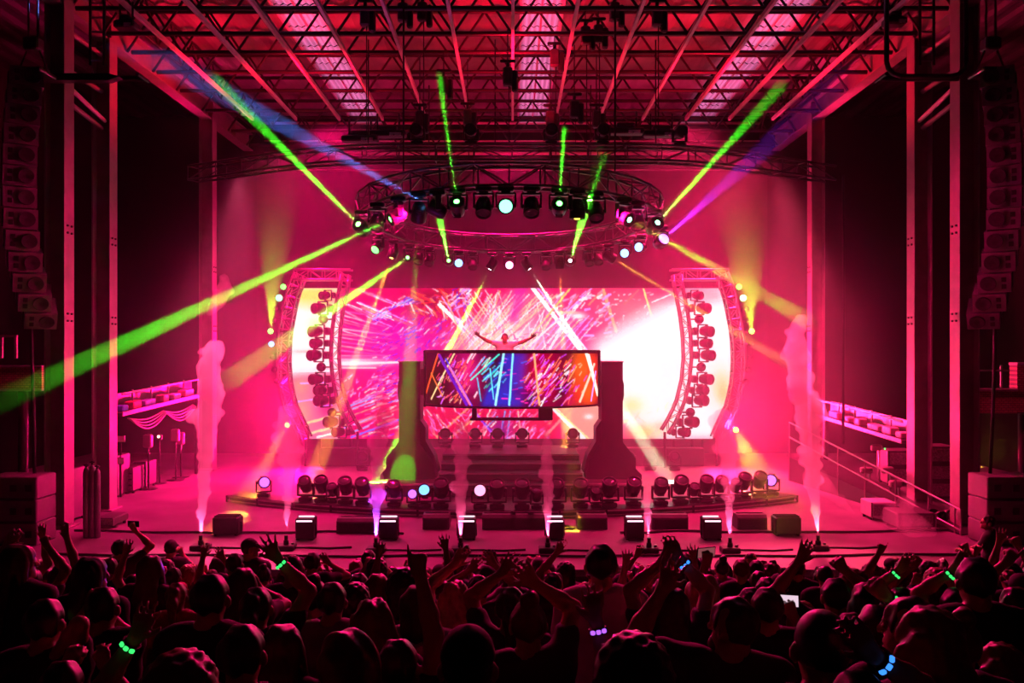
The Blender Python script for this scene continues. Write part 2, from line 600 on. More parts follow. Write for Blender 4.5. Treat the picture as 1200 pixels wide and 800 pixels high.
# centre: a lattice of white rays
cv.poly([(556, 380), (594, 337), (640, 337), (668, 412), (530, 412)], (250, 150, 190), .55, 16)
cv.blob(592, 398, 46, 22, (255, 245, 250), .9)
for k in range(64):
    a = random.uniform(-1.0, 1.0)
    x = 592 + random.uniform(-46, 52)
    x2 = x + a * 60
    cv.line(x, 412, x2, random.uniform(337, 372), random.uniform(.6, 1.7), random.choice([WHITE, WHITE, (255, 240, 220), (255, 190, 230), LILAC, (255, 210, 160)]), random.uniform(.6, 1))
for k in range(16):
    x = 548 + 5.5 * k
    cv.line(530 + k * 3, 412, x + 28, 345, random.uniform(.9, 2.2), random.choice([WHITE, (255, 220, 190), (255, 150, 180)]), .85)
for k in range(9):
    x = 612 + 7 * k
    cv.line(x, 412, x + 34, 372, 1.3, random.choice([WHITE, CREAM, LILAC]), .8)
cv.dashes(70, (560, 385, 650, 412), 45, 40, (2, 6), (.8, 1.5), [(220, 90, 190), (255, 120, 150), WHITE], .8)
cv.poly([(603, 337), (618, 337), (606, 378), (596, 378)], (225, 60, 190), .7, 6)
# right of centre
cv.line(624, 337, 680, 410, 4.6, WHITE)
cv.line(630, 337, 688, 410, 1.6, LILAC)
cv.line(668, 338, 640, 372, 2.2, (255, 220, 150))
cv.line(693, 338, 655, 374, 1.8, (245, 190, 255))
cv.line(655, 374, 620, 405, 1.8, WHITE)
cv.line(640, 372, 610, 408, 1.8, (255, 230, 190))
cv.line(707, 339, 690, 357, 2.2, (255, 170, 150))
cv.line(707, 339, 722, 388, 3.6, (255, 200, 160), .9)
cv.line(754, 338, 764, 372, 2.2, (255, 235, 170))
cv.line(748, 340, 732, 356, 2.2, (255, 150, 150))
cv.line(764, 354, 786, 345, 1.6, WHITE, .8)
cv.dashes(60, (655, 342, 715, 398), 28, 22, (3, 11), (1, 3), [WHITE, (255, 200, 230), LILAC, (255, 170, 190)], .9)
cv.blob(677, 370, 9, 3.4, WHITE, 1)
cv.blob(666, 366, 12, 2, (255, 220, 200), 1)
cv.dashes(50, (700, 342, 765, 385), 30, 30, (1, 4), (.8, 1.6), [(255, 190, 200), WHITE], .8)
# the white blast
cv.poly([(684, 411), (800, 343), (866, 333), (866, 518), (700, 518), (694, 425)], WHITE, 1.0, 26)
cv.blob(765, 440, 75, 62, WHITE, 1, p=2)
cv.poly([(800, 337), (840, 337), (850, 352), (806, 362)], (255, 190, 200), .8, 14)
cv.blob(740, 475, 16, 12, (255, 240, 170), .7)
cv.blob(755, 506, 20, 10, (255, 225, 130), .7)
cv.blob(775, 500, 10, 8, (255, 200, 180), .6)
cv.blob(845, 450, 13, 20, (255, 235, 190), .8)
cv.blob(848, 462, 8, 14, (255, 210, 130), .6)
cv.dashes(20, (720, 470, 790, 512), 60, 30, (5, 14), (1, 3), [(255, 240, 190), (255, 225, 210)], .6)
# under the booth
cv.poly([(486, 470), (650, 470), (650, 518), (486, 518)], (228, 0, 105), .8, 6)
for a in ((555, 472, 512, 512, 2.2, (255, 190, 150)), (563, 484, 528, 513, 1.6, (255, 200, 150)), (530, 491, 549, 508, 1.3, (255, 180, 170)),
          (508, 508, 514, 513, 1.6, (255, 190, 150)), (553, 478, 580, 512, 2.6, (210, 130, 255)), (562, 490, 585, 512, 1.4, (90, 60, 220)),
          (592, 482, 585, 514, 1.8, SKY), (598, 482, 594, 514, 1.8, SKY), (583, 488, 571, 500, 1.4, (120, 200, 240)),
          (607, 482, 611, 514, 1.8, (255, 210, 200)), (640, 474, 600, 512, 1.4, (255, 150, 190))):
    cv.line(*a)
cv.blob(588, 503, 14, 14, (40, 50, 190), .6)
cv.dashes(70, (490, 474, 545, 512), -55, 16, (3, 12), (.8, 1.6), [LILAC, (255, 130, 210), WHITE, (255, 150, 170)])
cv.dashes(70, (595, 482, 650, 514), 42, 12, (3, 12), (.8, 1.7), [LILAC, (255, 130, 210), WHITE, (255, 150, 170)])
cv.dashes(40, (548, 476, 580, 510), 48, 12, (3, 9), (.8, 1.6), [LILAC, WHITE, (255, 180, 190)])
cv.poly([(643, 470), (712, 470), (712, 518), (668, 518)], (252, 190, 175), .95, 8)
cv.blob(648, 490, 10, 12, (250, 0, 80), .9)
cv.line(640, 510, 668, 480, 3, (255, 170, 170))
cv.line(643, 472, 684, 514, 5.5, WHITE)
cv.line(641, 470, 690, 514, 2, CREAM)
cv.blob(690, 488, 5, 3, WHITE, .9)
# left wing
lw = (cv.X < 397)
base = cv.c.copy()
cv.poly([(334, 333), (398, 333), (398, 518), (334, 518)], (255, 255, 252), 1, 1)
cv.poly([(340, 333), (392, 333), (392, 362), (340, 356)], (255, 232, 120), .9, 18)
cv.blob(392, 348, 12, 12, (255, 170, 130), .6)
cv.blob(372, 385, 12, 16, (255, 235, 160), .6)
cv.blob(360, 412, 22, 2.5, (255, 190, 190), .6)
cv.poly([(334, 440), (398, 432), (398, 518), (334, 518)], (255, 120, 170), .85, 12)
cv.blob(352, 452, 10, 10, (255, 190, 160), .8)
cv.blob(386, 470, 14, 22, (225, 20, 150), .9)
cv.blob(352, 485, 12, 20, (255, 200, 170), .8)
cv.line(340, 435, 398, 434, 2, WHITE)
cv.line(352, 449, 385, 448, 1.6, (255, 200, 255))
cv.line(345, 471, 373, 467, 2, LILAC)
cv.line(373, 467, 370, 476, 2, LILAC)
cv.line(377, 476, 389, 474, 1.4, (190, 160, 255))
cv.line(358, 496, 399, 485, 3, (255, 230, 190))
cv.line(362, 508, 404, 497, 3, (255, 235, 200))
cv.line(372, 512, 402, 505, 2.2, WHITE)
cv.blob(392, 495, 6, 5, (200, 40, 190), .9)
cv.blob(400, 505, 3, 3, (220, 240, 255), 1)
# contrast and pixel grain of the wall
cv.c = np.clip(cv.c, 0, 1) ** 1.6
cv.c *= (0.9 + 0.2 * RNG.random((cv.h, cv.w, 1))).astype(np.float32)

SCR_Y = 28.0
LEFT_EDGE = [(333, 358), (337, 356.5), (350, 350.5), (365, 346.5), (380, 343.8), (392, 342.4), (410, 341.2), (425, 341.2), (440, 342.3), (455, 344.8), (475, 350), (490, 356.5), (500, 362.5), (514, 362.5), (518, 362.5)]


def left_edge(y):
    return np.interp(y, [a for a, b in LEFT_EDGE], [b for a, b in LEFT_EDGE])


def wall_points(px, py, Y):
    return np.stack([(px - HX) * Y / FPX, np.full_like(px, Y), CAM_Z - (py - HY) * Y / FPX], -1)


led = led_material('led_wall', 1.3)


def led_wall(name, fx0, fx1, cols, label, swap=False):
    rows = 236
    yy = np.linspace(337.5, 514, rows)
    u = np.linspace(0, 1, cols)
    x0 = np.array([fx0(y) for y in yy])[:, None]
    x1 = np.array([fx1(y) for y in yy])[:, None]
    px = x0 + (x1 - x0) * u[None, :]
    py = np.repeat(yy[:, None], cols, 1)
    root = thing(name, label, 'screen', Vector(((px.mean() - HX) * SCR_Y / FPX, SCR_Y, CAM_Z - (514 - HY) * SCR_Y / FPX)))
    P = wall_points(px, py, SCR_Y) - np.array(root.matrix_world.translation)
    link('display', led_mesh('display', P, cv.sample(px, py)), led, root)
    # cabinet behind the face, following its outline
    mb = MB()
    n = 24
    ring = [P[int(i)][0] for i in np.linspace(0, rows - 1, n)] + [P[int(i)][-1] for i in np.linspace(rows - 1, 0, n)]
    mb.prism([(q[0], q[2]) for q in ring], 0.012, 0.16)
    mb.build('cabinet', M_['black'], root)
    for x in (P[-1][0][0] + .3, P[-1][-1][0] - .3):
        zb = P[-1][0][2]
        mb2 = MB().box((x, .25, (zb - root.location.z) / 2), (.08, .08, root.location.z + zb))
        mb2.build('support_leg', M_['blackmetal'], root)
    return root


led_wall('led_screen', lambda y: 398.5, lambda y: 801.5, 530, 'wide LED video wall of pink streaks and a white burst behind the booth')
led_wall('led_screen', left_edge, lambda y: 398.0, 78, 'left wing LED screen, cream and white, with a curved outer edge')
led_wall('led_screen', lambda y: 802.0, lambda y: 1198 - left_edge(y), 78, 'right wing LED screen, nearly white, with a curved outer edge')
# ------------------------------------------------------------------ steel: columns, girders, roof trusses, skylights
SIDE = {-1: 'left', 1: 'right'}
COLX = 9.55


def i_beam(mb, a, b, w, h, t, across):
    """I-section from a to b (both along one axis); web upright in direction 'across'."""
    a, b = Vector(a), Vector(b)
    d = b - a
    L = d.length
    q = Matrix((Vector(across).normalized().cross(d.normalized()), Vector(across).normalized(), d.normalized())).transposed()
    c = (a + b) / 2
    mb.box(c, (t, h - 2 * t, L), q)
    for s in (-1, 1):
        mb.box(c + Vector(across).normalized() * s * (h / 2 - t / 2), (w, t, L), q)
    return mb


for sx in (-1, 1):
    nm = SIDE[sx]
    for k, (Y, wd, top) in enumerate(((18.0, .40, 13.2), (20.0, .38, 11.0), (26.8, .40, 11.1))):
        root = thing('steel_column', ('tall steel I-section column at the stage front, outermost on the %s', 'steel I-section column second from the front on the %s side of the stage', 'slim looking steel column at the rear %s of the stage, half veiled by smoke')[k] % nm, 'column', (sx * COLX, Y, 0))
        i_beam(MB(), (0, 0, 0.02), (0, 0, top), wd, .42, .035, (1, 0, 0)).build('shaft', M_['steel'], root)
        MB().bbox((0, 0, .02), (.6, .55, .04)).build('base_plate', M_['steel'], root)
        bl = MB()
        for zz in (4.35, 4.5, 6.2, 6.35):
            for yy in (-.08, .08):
                bl.tube((-sx * .21, yy, zz), (-sx * .24, yy, zz), .025, 6)
        bl.build('splice_bolt', M_['roofsteel'], root)
        if k == 0:
            for (z0, z1) in ((10.6, 10.6), (9.75, 9.75), (9.1, 8.9)):
                strut(root, (0, .1, z0), (0, 1.85, z1), .055, M_['steel'], 'brace')
            strut(root, (-sx * .1, .2, 9.35), (-sx * .1, 1.8, 9.05), .05, M_['purlin'], 'brace')
    root = thing('roof_girder', 'deep red-lit steel girder running back along the %s side of the roof' % nm, 'girder', (sx * COLX, 16.6, 11.0))
    i_beam(MB(), (0, 0, .27), (0, 14.3, .27), .34, .62, .04, (0, 0, 1)).build('beam', M_['steel'], root)
    st = MB()
    for y in (1.4, 3.4, 10.2, 12.4):
        st.box((-sx * .09, y, .27), (.15, .03, .52))
    st.build('stiffener_plate', M_['steel'], root)
    # side truss between the girder and the first purlin
    root = thing('side_truss', 'dark lattice truss above the %s roof girder' % nm, 'truss', (sx * 8.75, 16.6, 11.25))
    strut(root, (0, 0, 0), (0, 13.5, 0), .04, M_['roofsteel'], 'chord')
    strut(root, (0, 0, .9), (0, 13.5, .9), .04, M_['roofsteel'], 'chord')
    for k in range(9):
        y = k * 1.5
        strut(root, (0, y, 0), (0, y + .75, .9), .03, M_['roofsteel'], 'lattice')
        strut(root, (0, y + .75, .9), (0, y + 1.5, 0), .03, M_['roofsteel'], 'lattice')

TRUSS_Y = [17.0, 18.4, 19.85, 21.1, 22.6, 24.2, 26.2, 28.6, 30.6]
ORD = ['frontmost', 'second', 'third', 'fourth', 'fifth', 'sixth', 'seventh', 'eighth', 'rearmost']
BAY = 1.36
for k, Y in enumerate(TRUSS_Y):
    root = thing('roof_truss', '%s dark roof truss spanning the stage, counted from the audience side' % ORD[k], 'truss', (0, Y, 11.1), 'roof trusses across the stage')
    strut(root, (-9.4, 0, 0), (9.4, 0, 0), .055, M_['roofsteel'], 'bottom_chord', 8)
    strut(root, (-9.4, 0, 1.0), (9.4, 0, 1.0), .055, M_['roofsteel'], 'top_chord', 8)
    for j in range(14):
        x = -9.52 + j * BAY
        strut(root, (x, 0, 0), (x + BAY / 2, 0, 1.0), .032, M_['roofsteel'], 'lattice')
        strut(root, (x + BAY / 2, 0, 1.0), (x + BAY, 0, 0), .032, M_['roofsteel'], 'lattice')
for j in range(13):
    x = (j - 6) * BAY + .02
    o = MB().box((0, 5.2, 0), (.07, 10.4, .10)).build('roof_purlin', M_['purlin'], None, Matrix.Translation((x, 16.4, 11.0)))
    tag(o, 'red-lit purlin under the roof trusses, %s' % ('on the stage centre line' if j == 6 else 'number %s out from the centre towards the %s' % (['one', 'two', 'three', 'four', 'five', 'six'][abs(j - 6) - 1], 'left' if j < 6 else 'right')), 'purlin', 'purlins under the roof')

for (px0, w, lab) in ((-5.3, .55, 'pinkish lilac ribbed skylight strip in the roof, left of the three'), (.74, .52, 'pinkish lilac ribbed skylight strip over the middle of the stage'), (6.75, .55, 'pinkish lilac ribbed skylight strip in the roof, right of the three')):
    root = thing('skylight_strip', lab, 'skylight', (px0, 16.6, 12.2))
    for k in range(10):
        mb = MB()
        n = 12
        xs_ = [-w + 2 * w * q / n for q in range(n + 1)]
        zs_ = [(-.05, 0.0)[q % 2] for q in range(n + 1)]
        y0, y1 = k * 1.42, k * 1.42 + 1.36
        mb.v = [(x, y0, z) for x, z in zip(xs_, zs_)] + [(x, y1, z) for x, z in zip(xs_, zs_)]
        mb.f = [(q, q + 1, n + 2 + q, n + 1 + q) for q in range(n)]
        mb.sm = [False] * n
        mb.build('sheet', M_['skysheet'], root)
    for x in (-w, 0, w):
        MB().box((x, 7.1, -.05), (.05, 14.2, .06)).build('rail', M_['white'], root)

# back wall: horizontal cladding lines and pipes seen under the roof
root = thing('batten_rack', 'four horizontal pipes hung one below another across the rear wall under the roof', 'pipes', (0, 31.0, 10.2))
for k, z in enumerate((1.8, 1.15, .7, .1)):
    MB().tube((-9, 0, z), (9, 0, z), (.05, .03, .06, .03)[k], 8).build('pipe', M_['purlin'], root)
for q in range(5):
    MB().tube((-8 + 4 * q, .04, .1), (-8 + 4 * q, .04, 2.02), .012, 5).build('hanger', M_['roofsteel'], root)

# hanging cages at the roof edge
for sx in (-1, 1):
    Y = 17.2
    root = thing('catwalk_cage', 'tubular cage with a ladder hanging from the roof edge near the outer %s column' % SIDE[sx], 'cage', (sx * 8.6, Y, 9.2))
    pts = []
    x0, x1, zb = -sx * 1.05, sx * .55, .05
    pts = [(x0, 0, 2.6), (x0, 0, zb + .3)] + [(x0 + sx * .3 * (1 - math.cos(a)), 0, zb + .3 - .3 * math.sin(a)) for a in (0.5, 1.0, 1.57)]
    pts += [(x1 - sx * .3 * (1 - math.sin(a)), 0, zb + .3 - .3 * math.cos(a)) for a in (0.0, .55, 1.1, 1.57)] + [(x1, 0, 2.6)]
    if sx > 0:
        MB().path(pts, .05, 8).build('hoop', M_['blackmetal'], root)
    else:
        MB().prism([(-.95, -.06), (.5, -.06), (.72, .02), (.5, .08), (-.95, .08)], -.1, .1).build('sill_bar', M_['blackmetal'], root)
    for q in (0, .28):
        strut(root, (-sx * (.05 + q), .1, .3), (-sx * (.05 + q), .1, 2.6), .03, M_['blackmetal'], 'ladder_rail')
    for q in range(8):
        strut(root, (-sx * .05, .1, .4 + q * .29), (-sx * .33, .1, .4 + q * .29), .02, M_['alu'], 'rung')
    strut(root, (x0, .3, .1), (x1, .3, .1), .06, M_['blackmetal'], 'rail')
    strut(root, (x0, 0, .1), (x0, .5, .1), .04, M_['blackmetal'], 'rail')
# ------------------------------------------------------------------ lighting trusses and the fixtures on them
def truss_along(root, pts, w, h, m, closed=False, rc=.03, rb=.014, frame=None, mc=None):
    """Box truss along a centre line: four chords, then verticals and zigzag braces bay by bay (parts of root)."""
    pts = [Vector(p) for p in pts]
    N = len(pts)
    cor = [[], [], [], []]
    for i, p in enumerate(pts):
        t = (pts[(i + 1) % N] - pts[i - 1]) if closed else (pts[min(i + 1, N - 1)] - pts[max(i - 1, 0)])
        t.normalize()
        if frame is None:
            u = t.cross(Vector((0, 0, 1))).normalized()
            v = u.cross(t).normalized()
        else:
            v = Vector(frame)
            u = t.cross(v).normalized()
        for k, (a, b) in enumerate(((-1, -1), (1, -1), (1, 1), (-1, 1))):
            cor[k].append(p + u * a * w / 2 + v * b * h / 2)
    for k in range(4):
        MB().path(cor[k], rc, 6, closed).build('chord', mc or m, root)
    for i in range(N if closed else N - 1):
        j = (i + 1) % N
        for a, b in ((0, 3), (1, 2), (0, 1), (3, 2)):
            strut(root, cor[a][i], cor[b][i], rb, m, 'brace', 5)
            if i % 2:
                a, b = b, a
            strut(root, cor[a][i], cor[b][j], rb, m, 'brace', 5)


_fx = {}


def fx_meshes():
    b = MB().bbox((0, 0, -.055), (.34, .24, .11), .02)
    b.bbox((0, 0, -.125), (.2, .2, .03), .01)
    _fx['base'] = b.mesh('base')
    y = MB().bbox((0, 0, -.155), (.44, .13, .04), .015)
    for s in (-1, 1):
        y.bbox((s * .205, 0, -.31), (.035, .12, .30), .015)
    _fx['yoke'] = y.mesh('yoke')
    h = MB().lathe([(.0, -.22), (.09, -.22), (.14, -.17), (.165, -.05), (.17, .08), (.175, .19), (.165, .215), (.145, .215), (.14, .18), (.0, .18)], None, 18)
    for s in (-1, 1):
        h.tube((s * .15, 0, 0), (s * .2, 0, 0), .05, 10)
    for k in range(6):
        h.bbox((0, .155 * (1 if k < 3 else -1), -.12 + .05 * (k % 3)), (.16, .03, .018), .005)
    _fx['head'] = h.mesh('head')
    _fx['iris'] = MB().lathe([(.0, .2), (.066, .2), (.06, .209), (.0, .212)], None, 14).mesh('iris')
    _fx['lens'] = MB().lathe([(.0, .186), (.138, .186), (.13, .197), (.06, .204), (.0, .205)], None, 18).mesh('lens')


fx_meshes()
M_['fixture'] = mat('fixture_housing', (0.014, 0.013, 0.014), 0.42, 0.1, .3, 14)
M_['glass'] = mat('dark_lens_glass', (0.05, 0.05, 0.06), 0.08, 0.0, .2, 10)
_lens = {}
LENS_COL = {'green': (.10, 1.0, .12), 'blue': (.16, .45, 1.0), 'yellow': (1.0, .72, .05), 'white': (1.0, .85, .9), 'orange': (1.0, .45, .08), 'violet': (.45, .12, 1.0), 'mint': (.15, 1.0, .45), 'pink': (1.0, .3, .55)}
BEAM_COL = {'green': (.06, 1.0, .02), 'blue': (.08, .22, 1.0), 'yellow': (1.0, .75, .04), 'white': (.7, 1.0, .6), 'orange': (1.0, .38, .03), 'violet': (.4, .03, 1.0), 'lime': (.35, 1.0, .03), 'pink': (1.0, .05, .3)}


def lens_mat(c, strength=4.5):
    k = (c, strength)
    if k not in _lens:
        _lens[k] = glow('lit_lens_' + c, LENS_COL[c], strength)
    return _lens[k]


def fixture(label, loc, hang, aim, lens=None, beam=None, s=1.0, group=None, name='moving_head_light', strength=4.5):
    """A moving head: base bolted at loc, yoke and head on the side 'hang' points to, lens towards the point aim."""
    hang = Vector(hang).normalized()
    ref = Vector((1, 0, 0)) if abs(hang.x) < .9 else Vector((0, 1, 0))
    z = -hang
    x = (ref - z * ref.dot(z)).normalized()
    R = Matrix((x, z.cross(x), z)).transposed()
    M = Matrix.Translation(loc) @ R.to_4x4() @ Matrix.Diagonal((s, s, s, 1))
    root = thing(name, label, 'stage light', M, group)
    bpy_fix = M.inverted()
    piv = Vector((0, 0, -.42))
    d = (bpy_fix @ Vector(aim)) - piv
    pan = math.atan2(d.y, d.x) - math.pi / 2
    tilt = math.atan2(math.hypot(d.x, d.y), d.z)
    Mp = Matrix.Rotation(pan, 4, 'Z')
    link('base', _fx['base'], M_['fixture'], root)
    link('yoke', _fx['yoke'], M_['fixture'], root, Mp)
    Mh = Matrix.Translation(piv) @ Mp @ Matrix.Rotation(-tilt, 4, 'X')
    h = link('head', _fx['head'], M_['fixture'], root, Mh)
    wide = lens and (beam is None or beam[0] in ('blue', 'violet'))
    le = link('lens', _fx['lens'], lens_mat(lens, strength) if wide else M_['glass'], h)
    if wide:
        tag(le, 'lit %s lens' % lens)
    elif lens:
        link('iris', _fx['iris'], lens_mat(lens, strength * 2), h)
    if beam:
        c, en, sp = beam[:3]
        wp = M @ Mh @ Vector((0, 0, .24))
        lamp('beam_light', 'SPOT', wp, en, BEAM_COL[c], aim, spot=sp, blend=.5, soft=.02)
    return root


def small_can(label, loc, aim, lens=None, r=.11, L=.26, group=None, strength=10):
    """Small round spot lamp on a stub bracket."""
    loc, aim = Vector(loc), Vector(aim)
    q = (aim - loc).to_track_quat('Z', 'Y').to_matrix().to_4x4()
    root = thing('spot_lamp', label, 'stage light', Matrix.Translation(loc) @ q, group)
    MB().lathe([(0, -L / 2), (r * .6, -L / 2), (r * .9, -L * .3), (r, 0), (r, L / 2), (r * .88, L / 2), (r * .85, L * .35), (0, L * .35)], None, 14).build('housing', M_['fixture'], root)
    MB().lathe([(0, L * .36), (r * .84, L * .36), (0, L * .42)], None, 14).build('lens', lens_mat(lens, strength) if lens else M_['glass'], root)
    return root


# --- round truss, hung level over the booth and tipped a little towards the rear
RC, RR = Vector((-.06, 21.0)), 3.52
ring = thing('ring_truss', 'large round lighting truss hanging over the booth', 'truss', (RC.x, RC.y, 7.05))


def ring_z(Y):
    return 7.08 - (Y - 17.43) * .0714        # underside


RN = 32
truss_along(ring, [(RR * math.sin(2 * math.pi * k / RN), -RR * math.cos(2 * math.pi * k / RN), ring_z(RC.y - RR * math.cos(2 * math.pi * k / RN)) + .225 - 7.05) for k in range(RN)], .42, .45, M_['darkalu'], True, .032, .017)
for k in (-1, 1):
    for q in (.7, 2.45):
        a = k * q
        p = Vector((RR * math.sin(a), -RR * math.cos(a), 0))
        zt = ring_z(RC.y + p.y) + .45 - 7.05
        MB().path([(p.x, p.y, zt), (p.x, p.y, 11.1 - 7.05)], .018, 5).build('suspension_cable', M_['blackmetal'], ring)


def ring_point(px, far):
    best = None
    for k in range(721):
        a = math.pi * k / 720 - math.pi / 2
        a = math.pi - a if far else a
        X, Y = RC.x + RR * math.sin(a), RC.y - RR * math.cos(a)
        e = abs(HX + FPX * X / Y - px)
        if best is None or e < best[0]:
            best = (e, X, Y)
    return Vector((best[1], best[2], ring_z(best[2]) - .03))


NEAR = [(434, 'green', (262, 104, 14.9), 'green', 3.0, 1.7), (451, None, None, None, 0), (474, 'green', (150, 400, 16.2), 'green', 3.6, 1.0), (497, 'green', (474, 530, 22.0), 'green', 5.5, .03), (518, 'blue', (330, 146, 17.0), 'blue', 6.5, .4), (540, 'green', (517, 104, 14.9), 'green', 2.3, 1.7),
        (569, None, None, None, 0), (593, 'mint', (590, 250, 10.0), None, 0), (621, None, None, None, 0), (652, 'green', (660.5, 160, 14.9), 'green', 2.1, 1.5), (672, 'yellow', (670, 622, 17.7), 'yellow', 4.0, .03), (692, None, None, None, 0),
        (723, 'mint', (905, 352, 15.2), 'lime', 4.2, .32), (738, None, None, None, 0), (757, 'mint', (905, 112, 14.9), 'green', 2.9, 1.8), (765, 'violet', (890, 180, 17.0), 'violet', 6.0, .12)]
FAR = [(443, 'green', (300, 420, 18), None, 0), (461, 'orange', (447, 335, 22.5), 'orange', 5.0, .35), (480, 'green', (400, 355, 19), 'green', 2.8, .35), (491, None, None, None, 0), (503, None, None, None, 0), (526, 'green', (511, 236, 17.4), 'green', 2.0, 1.0),
       (538, 'blue', (530, 330, 20), None, 0), (554, None, None, None, 0), (577, 'white', (530, 400, 24.4), 'green', 4.2, .6), (597, 'pink', (597, 420, 14), None, 0), (617, 'white', (680, 405, 24.4), 'white', 4.2, .75), (640, None, None, None, 0),
       (656, 'orange', (660, 400, 24.6), 'orange', 5.0, .45), (668, 'white', (690, 233, 17.4), 'green', 2.4, 1.0), (690, None, None, None, 0), (701, None, None, None, 0), (714, 'yellow', (800, 352, 24), 'yellow', 3.4, .3), (733, 'blue', (690, 330, 18), None, 0), (751, 'blue', (732, 288, 21), None, 0)]
BEAM_E = {'green': 1900000, 'blue': 1500000, 'violet': 1300000, 'orange': 600000, 'white': 600000, 'lime': 1300000, 'yellow': 800000}
NUM = ['first', 'second', 'third', 'fourth', 'fifth', 'sixth', 'seventh', 'eighth', 'ninth', 'tenth', 'eleventh', 'twelfth', 'thirteenth', 'fourteenth', 'fifteenth', 'sixteenth', 'seventeenth', 'eighteenth', 'nineteenth', 'twentieth', 'twenty-first', 'twenty-second', 'twenty-third', 'twenty-fourth']
for far, rows in ((0, NEAR), (1, FAR)):
    for i, (px, ln, tgt, bm, sp, *lv) in enumerate(rows):
        p = ring_point(px, far)
        if not far:
            out = Vector((p.x - RC.x, p.y - RC.y, 0)).normalized() * .19
            p = p + out
        aim = at(*tgt) if tgt else Vector((p.x * 1.1, p.y - 2.0, p.z - 3.5))
        st = 'black' if not ln else ('%s-lit' % ln)
        fixture('%s moving head under the %s half of the round truss, %s from the left' % (st, ('rear' if far else 'near'), NUM[i]), p, (0, 0, -1), aim, ln,
                (bm, BEAM_E[bm] * lv[0], sp) if bm else None, (.8 if far else .95), 'moving heads on the round truss')

# --- straight truss with swept-back ends, over the ring
AT_Y, AT_Z = 20.2, 8.38
half = [(0, 0), (.9, 0), (1.8, 0), (2.7, 0), (3.5, .04), (4.3, .2), (5.1, .5), (5.9, .9), (6.7, 1.35), (7.5, 1.8), (8.4, 2.3)]
pth = [(-x, AT_Y + y, AT_Z) for x, y in half[:0:-1]] + [(x, AT_Y + y, AT_Z) for x, y in half]
arch = thing('lighting_truss', 'long black lighting truss with swept-back ends above the round truss', 'truss', (0, AT_Y, AT_Z))
truss_along(arch, [(p[0], p[1] - AT_Y, p[2] - AT_Z) for p in pth], .36, .36, M_['darkalu'], False, .03, .016)
for x in (-3.4, 3.4, -.4):
    MB().path([(x, 0, .18), (x, 0, 2.7)], .016, 5).build('suspension_cable', M_['blackmetal'], arch)
for k, px in enumerate((489, 552, 646, 706, 798)):
    p = at(px, 168, AT_Y)
    fixture('round dark spotlight standing on the long black truss, %s from the left' % NUM[k], (p.x, AT_Y + max(0, abs(p.x) - 3.5) * .35, AT_Z + .2), (0, 0, 1), (p.x * 1.6, 10, 8.6), None, None, .85, 'spotlights on top of the long truss')


def cluster(label, px, py, Y, w=.9):
    """A flood lamp bank: cross bar, two bodies with barn doors."""
    c = at(px, py, Y)
    root = thing('flood_light', label, 'stage light', c)
    MB().bbox((0, 0, 0), (w, .3, .16), .03).build('housing', M_['fixture'], root)
    MB().bbox((.0, -.02, .14), (w * .5, .25, .12), .03).build('gearbox', M_['fixture'], root)
    MB().box((w * .22, -.18, -.04), (w * .32, .02, .07)).build('lamp_face', M_['skylight'], root)
    for q in (-.3, .3):
        MB().tube((w * q, 0, .05), (w * q, 0, .5), .025, 6).build('clamp', M_['blackmetal'], root)


for px, py, lab in ((422, 163, 'leftmost flood light hanging above the long truss'), (455, 157, 'flood light above the long truss, just inside the leftmost one'), (733, 154, 'flood light above the right part of the long truss, paler face'), (775, 157, 'rightmost flood light hanging above the long truss')):
    cluster(lab, px, py, 21.2)


def hoist(label, px, py, Y, bottom):
    """Chain hoist with its motor at px, py and its chains up to the roof and down to the truss."""
    c = at(px, py, Y)
    root = thing('chain_hoist', label, 'hoist', c, 'chain hoists under the roof')
    MB().bbox((0, 0, 0), (.22, .2, .42), .03).build('motor', M_['case'], root)
    MB().bbox((.16, 0, -.1), (.14, .16, .5), .04).build('chain_bag', M_['black'], root)
    MB().tube((0, 0, .21), (0, 0, .34), .04, 8).bbox((0, 0, .36), (.36, .07, .07), .02).build('hook_bar', M_['blackmetal'], root)
    MB().tube((0, 0, .38), (0, 0, max(.6, 11.1 - c.z)), .014, 5).build('chain', M_['blackmetal'], root)
    MB().tube((.03, 0, -.21), (.03, 0, min(-.3, bottom - c.z)), .012, 5).build('load_chain', M_['blackmetal'], root)


for k, (px, py, Y) in enumerate(((595, 90, 19.6), (520, 100, 21.0), (548, 138, 21.6), (645, 140, 21.6), (673, 128, 20.6), (699, 140, 21.3), (492, 140, 21.3), (428, 20, 19.0), (472, 15, 19.2), (495, 14, 19.2), (686, 42, 20.0), (701, 40, 20.1), (720, 14, 19.3), (770, 20, 19.0), (650, 68, 21.0))):
    hoist('dark chain hoist under the roof, %s one of them counted from the left' % NUM[sorted(q for q in (595, 520, 548, 645, 673, 699, 492, 428, 472, 495, 686, 701, 720, 770, 650)).index(px)], px, py, Y, 8.55)
for px, py, Y, lab in ((148, 30, 18.2, 'small flood lamp with a bright pink face beside the left hanging ladder'), (1048, 26, 18.2, 'small flood lamp with a bright pink face beside the right hanging ladder')):
    cluster(lab, px, py, Y, .45)

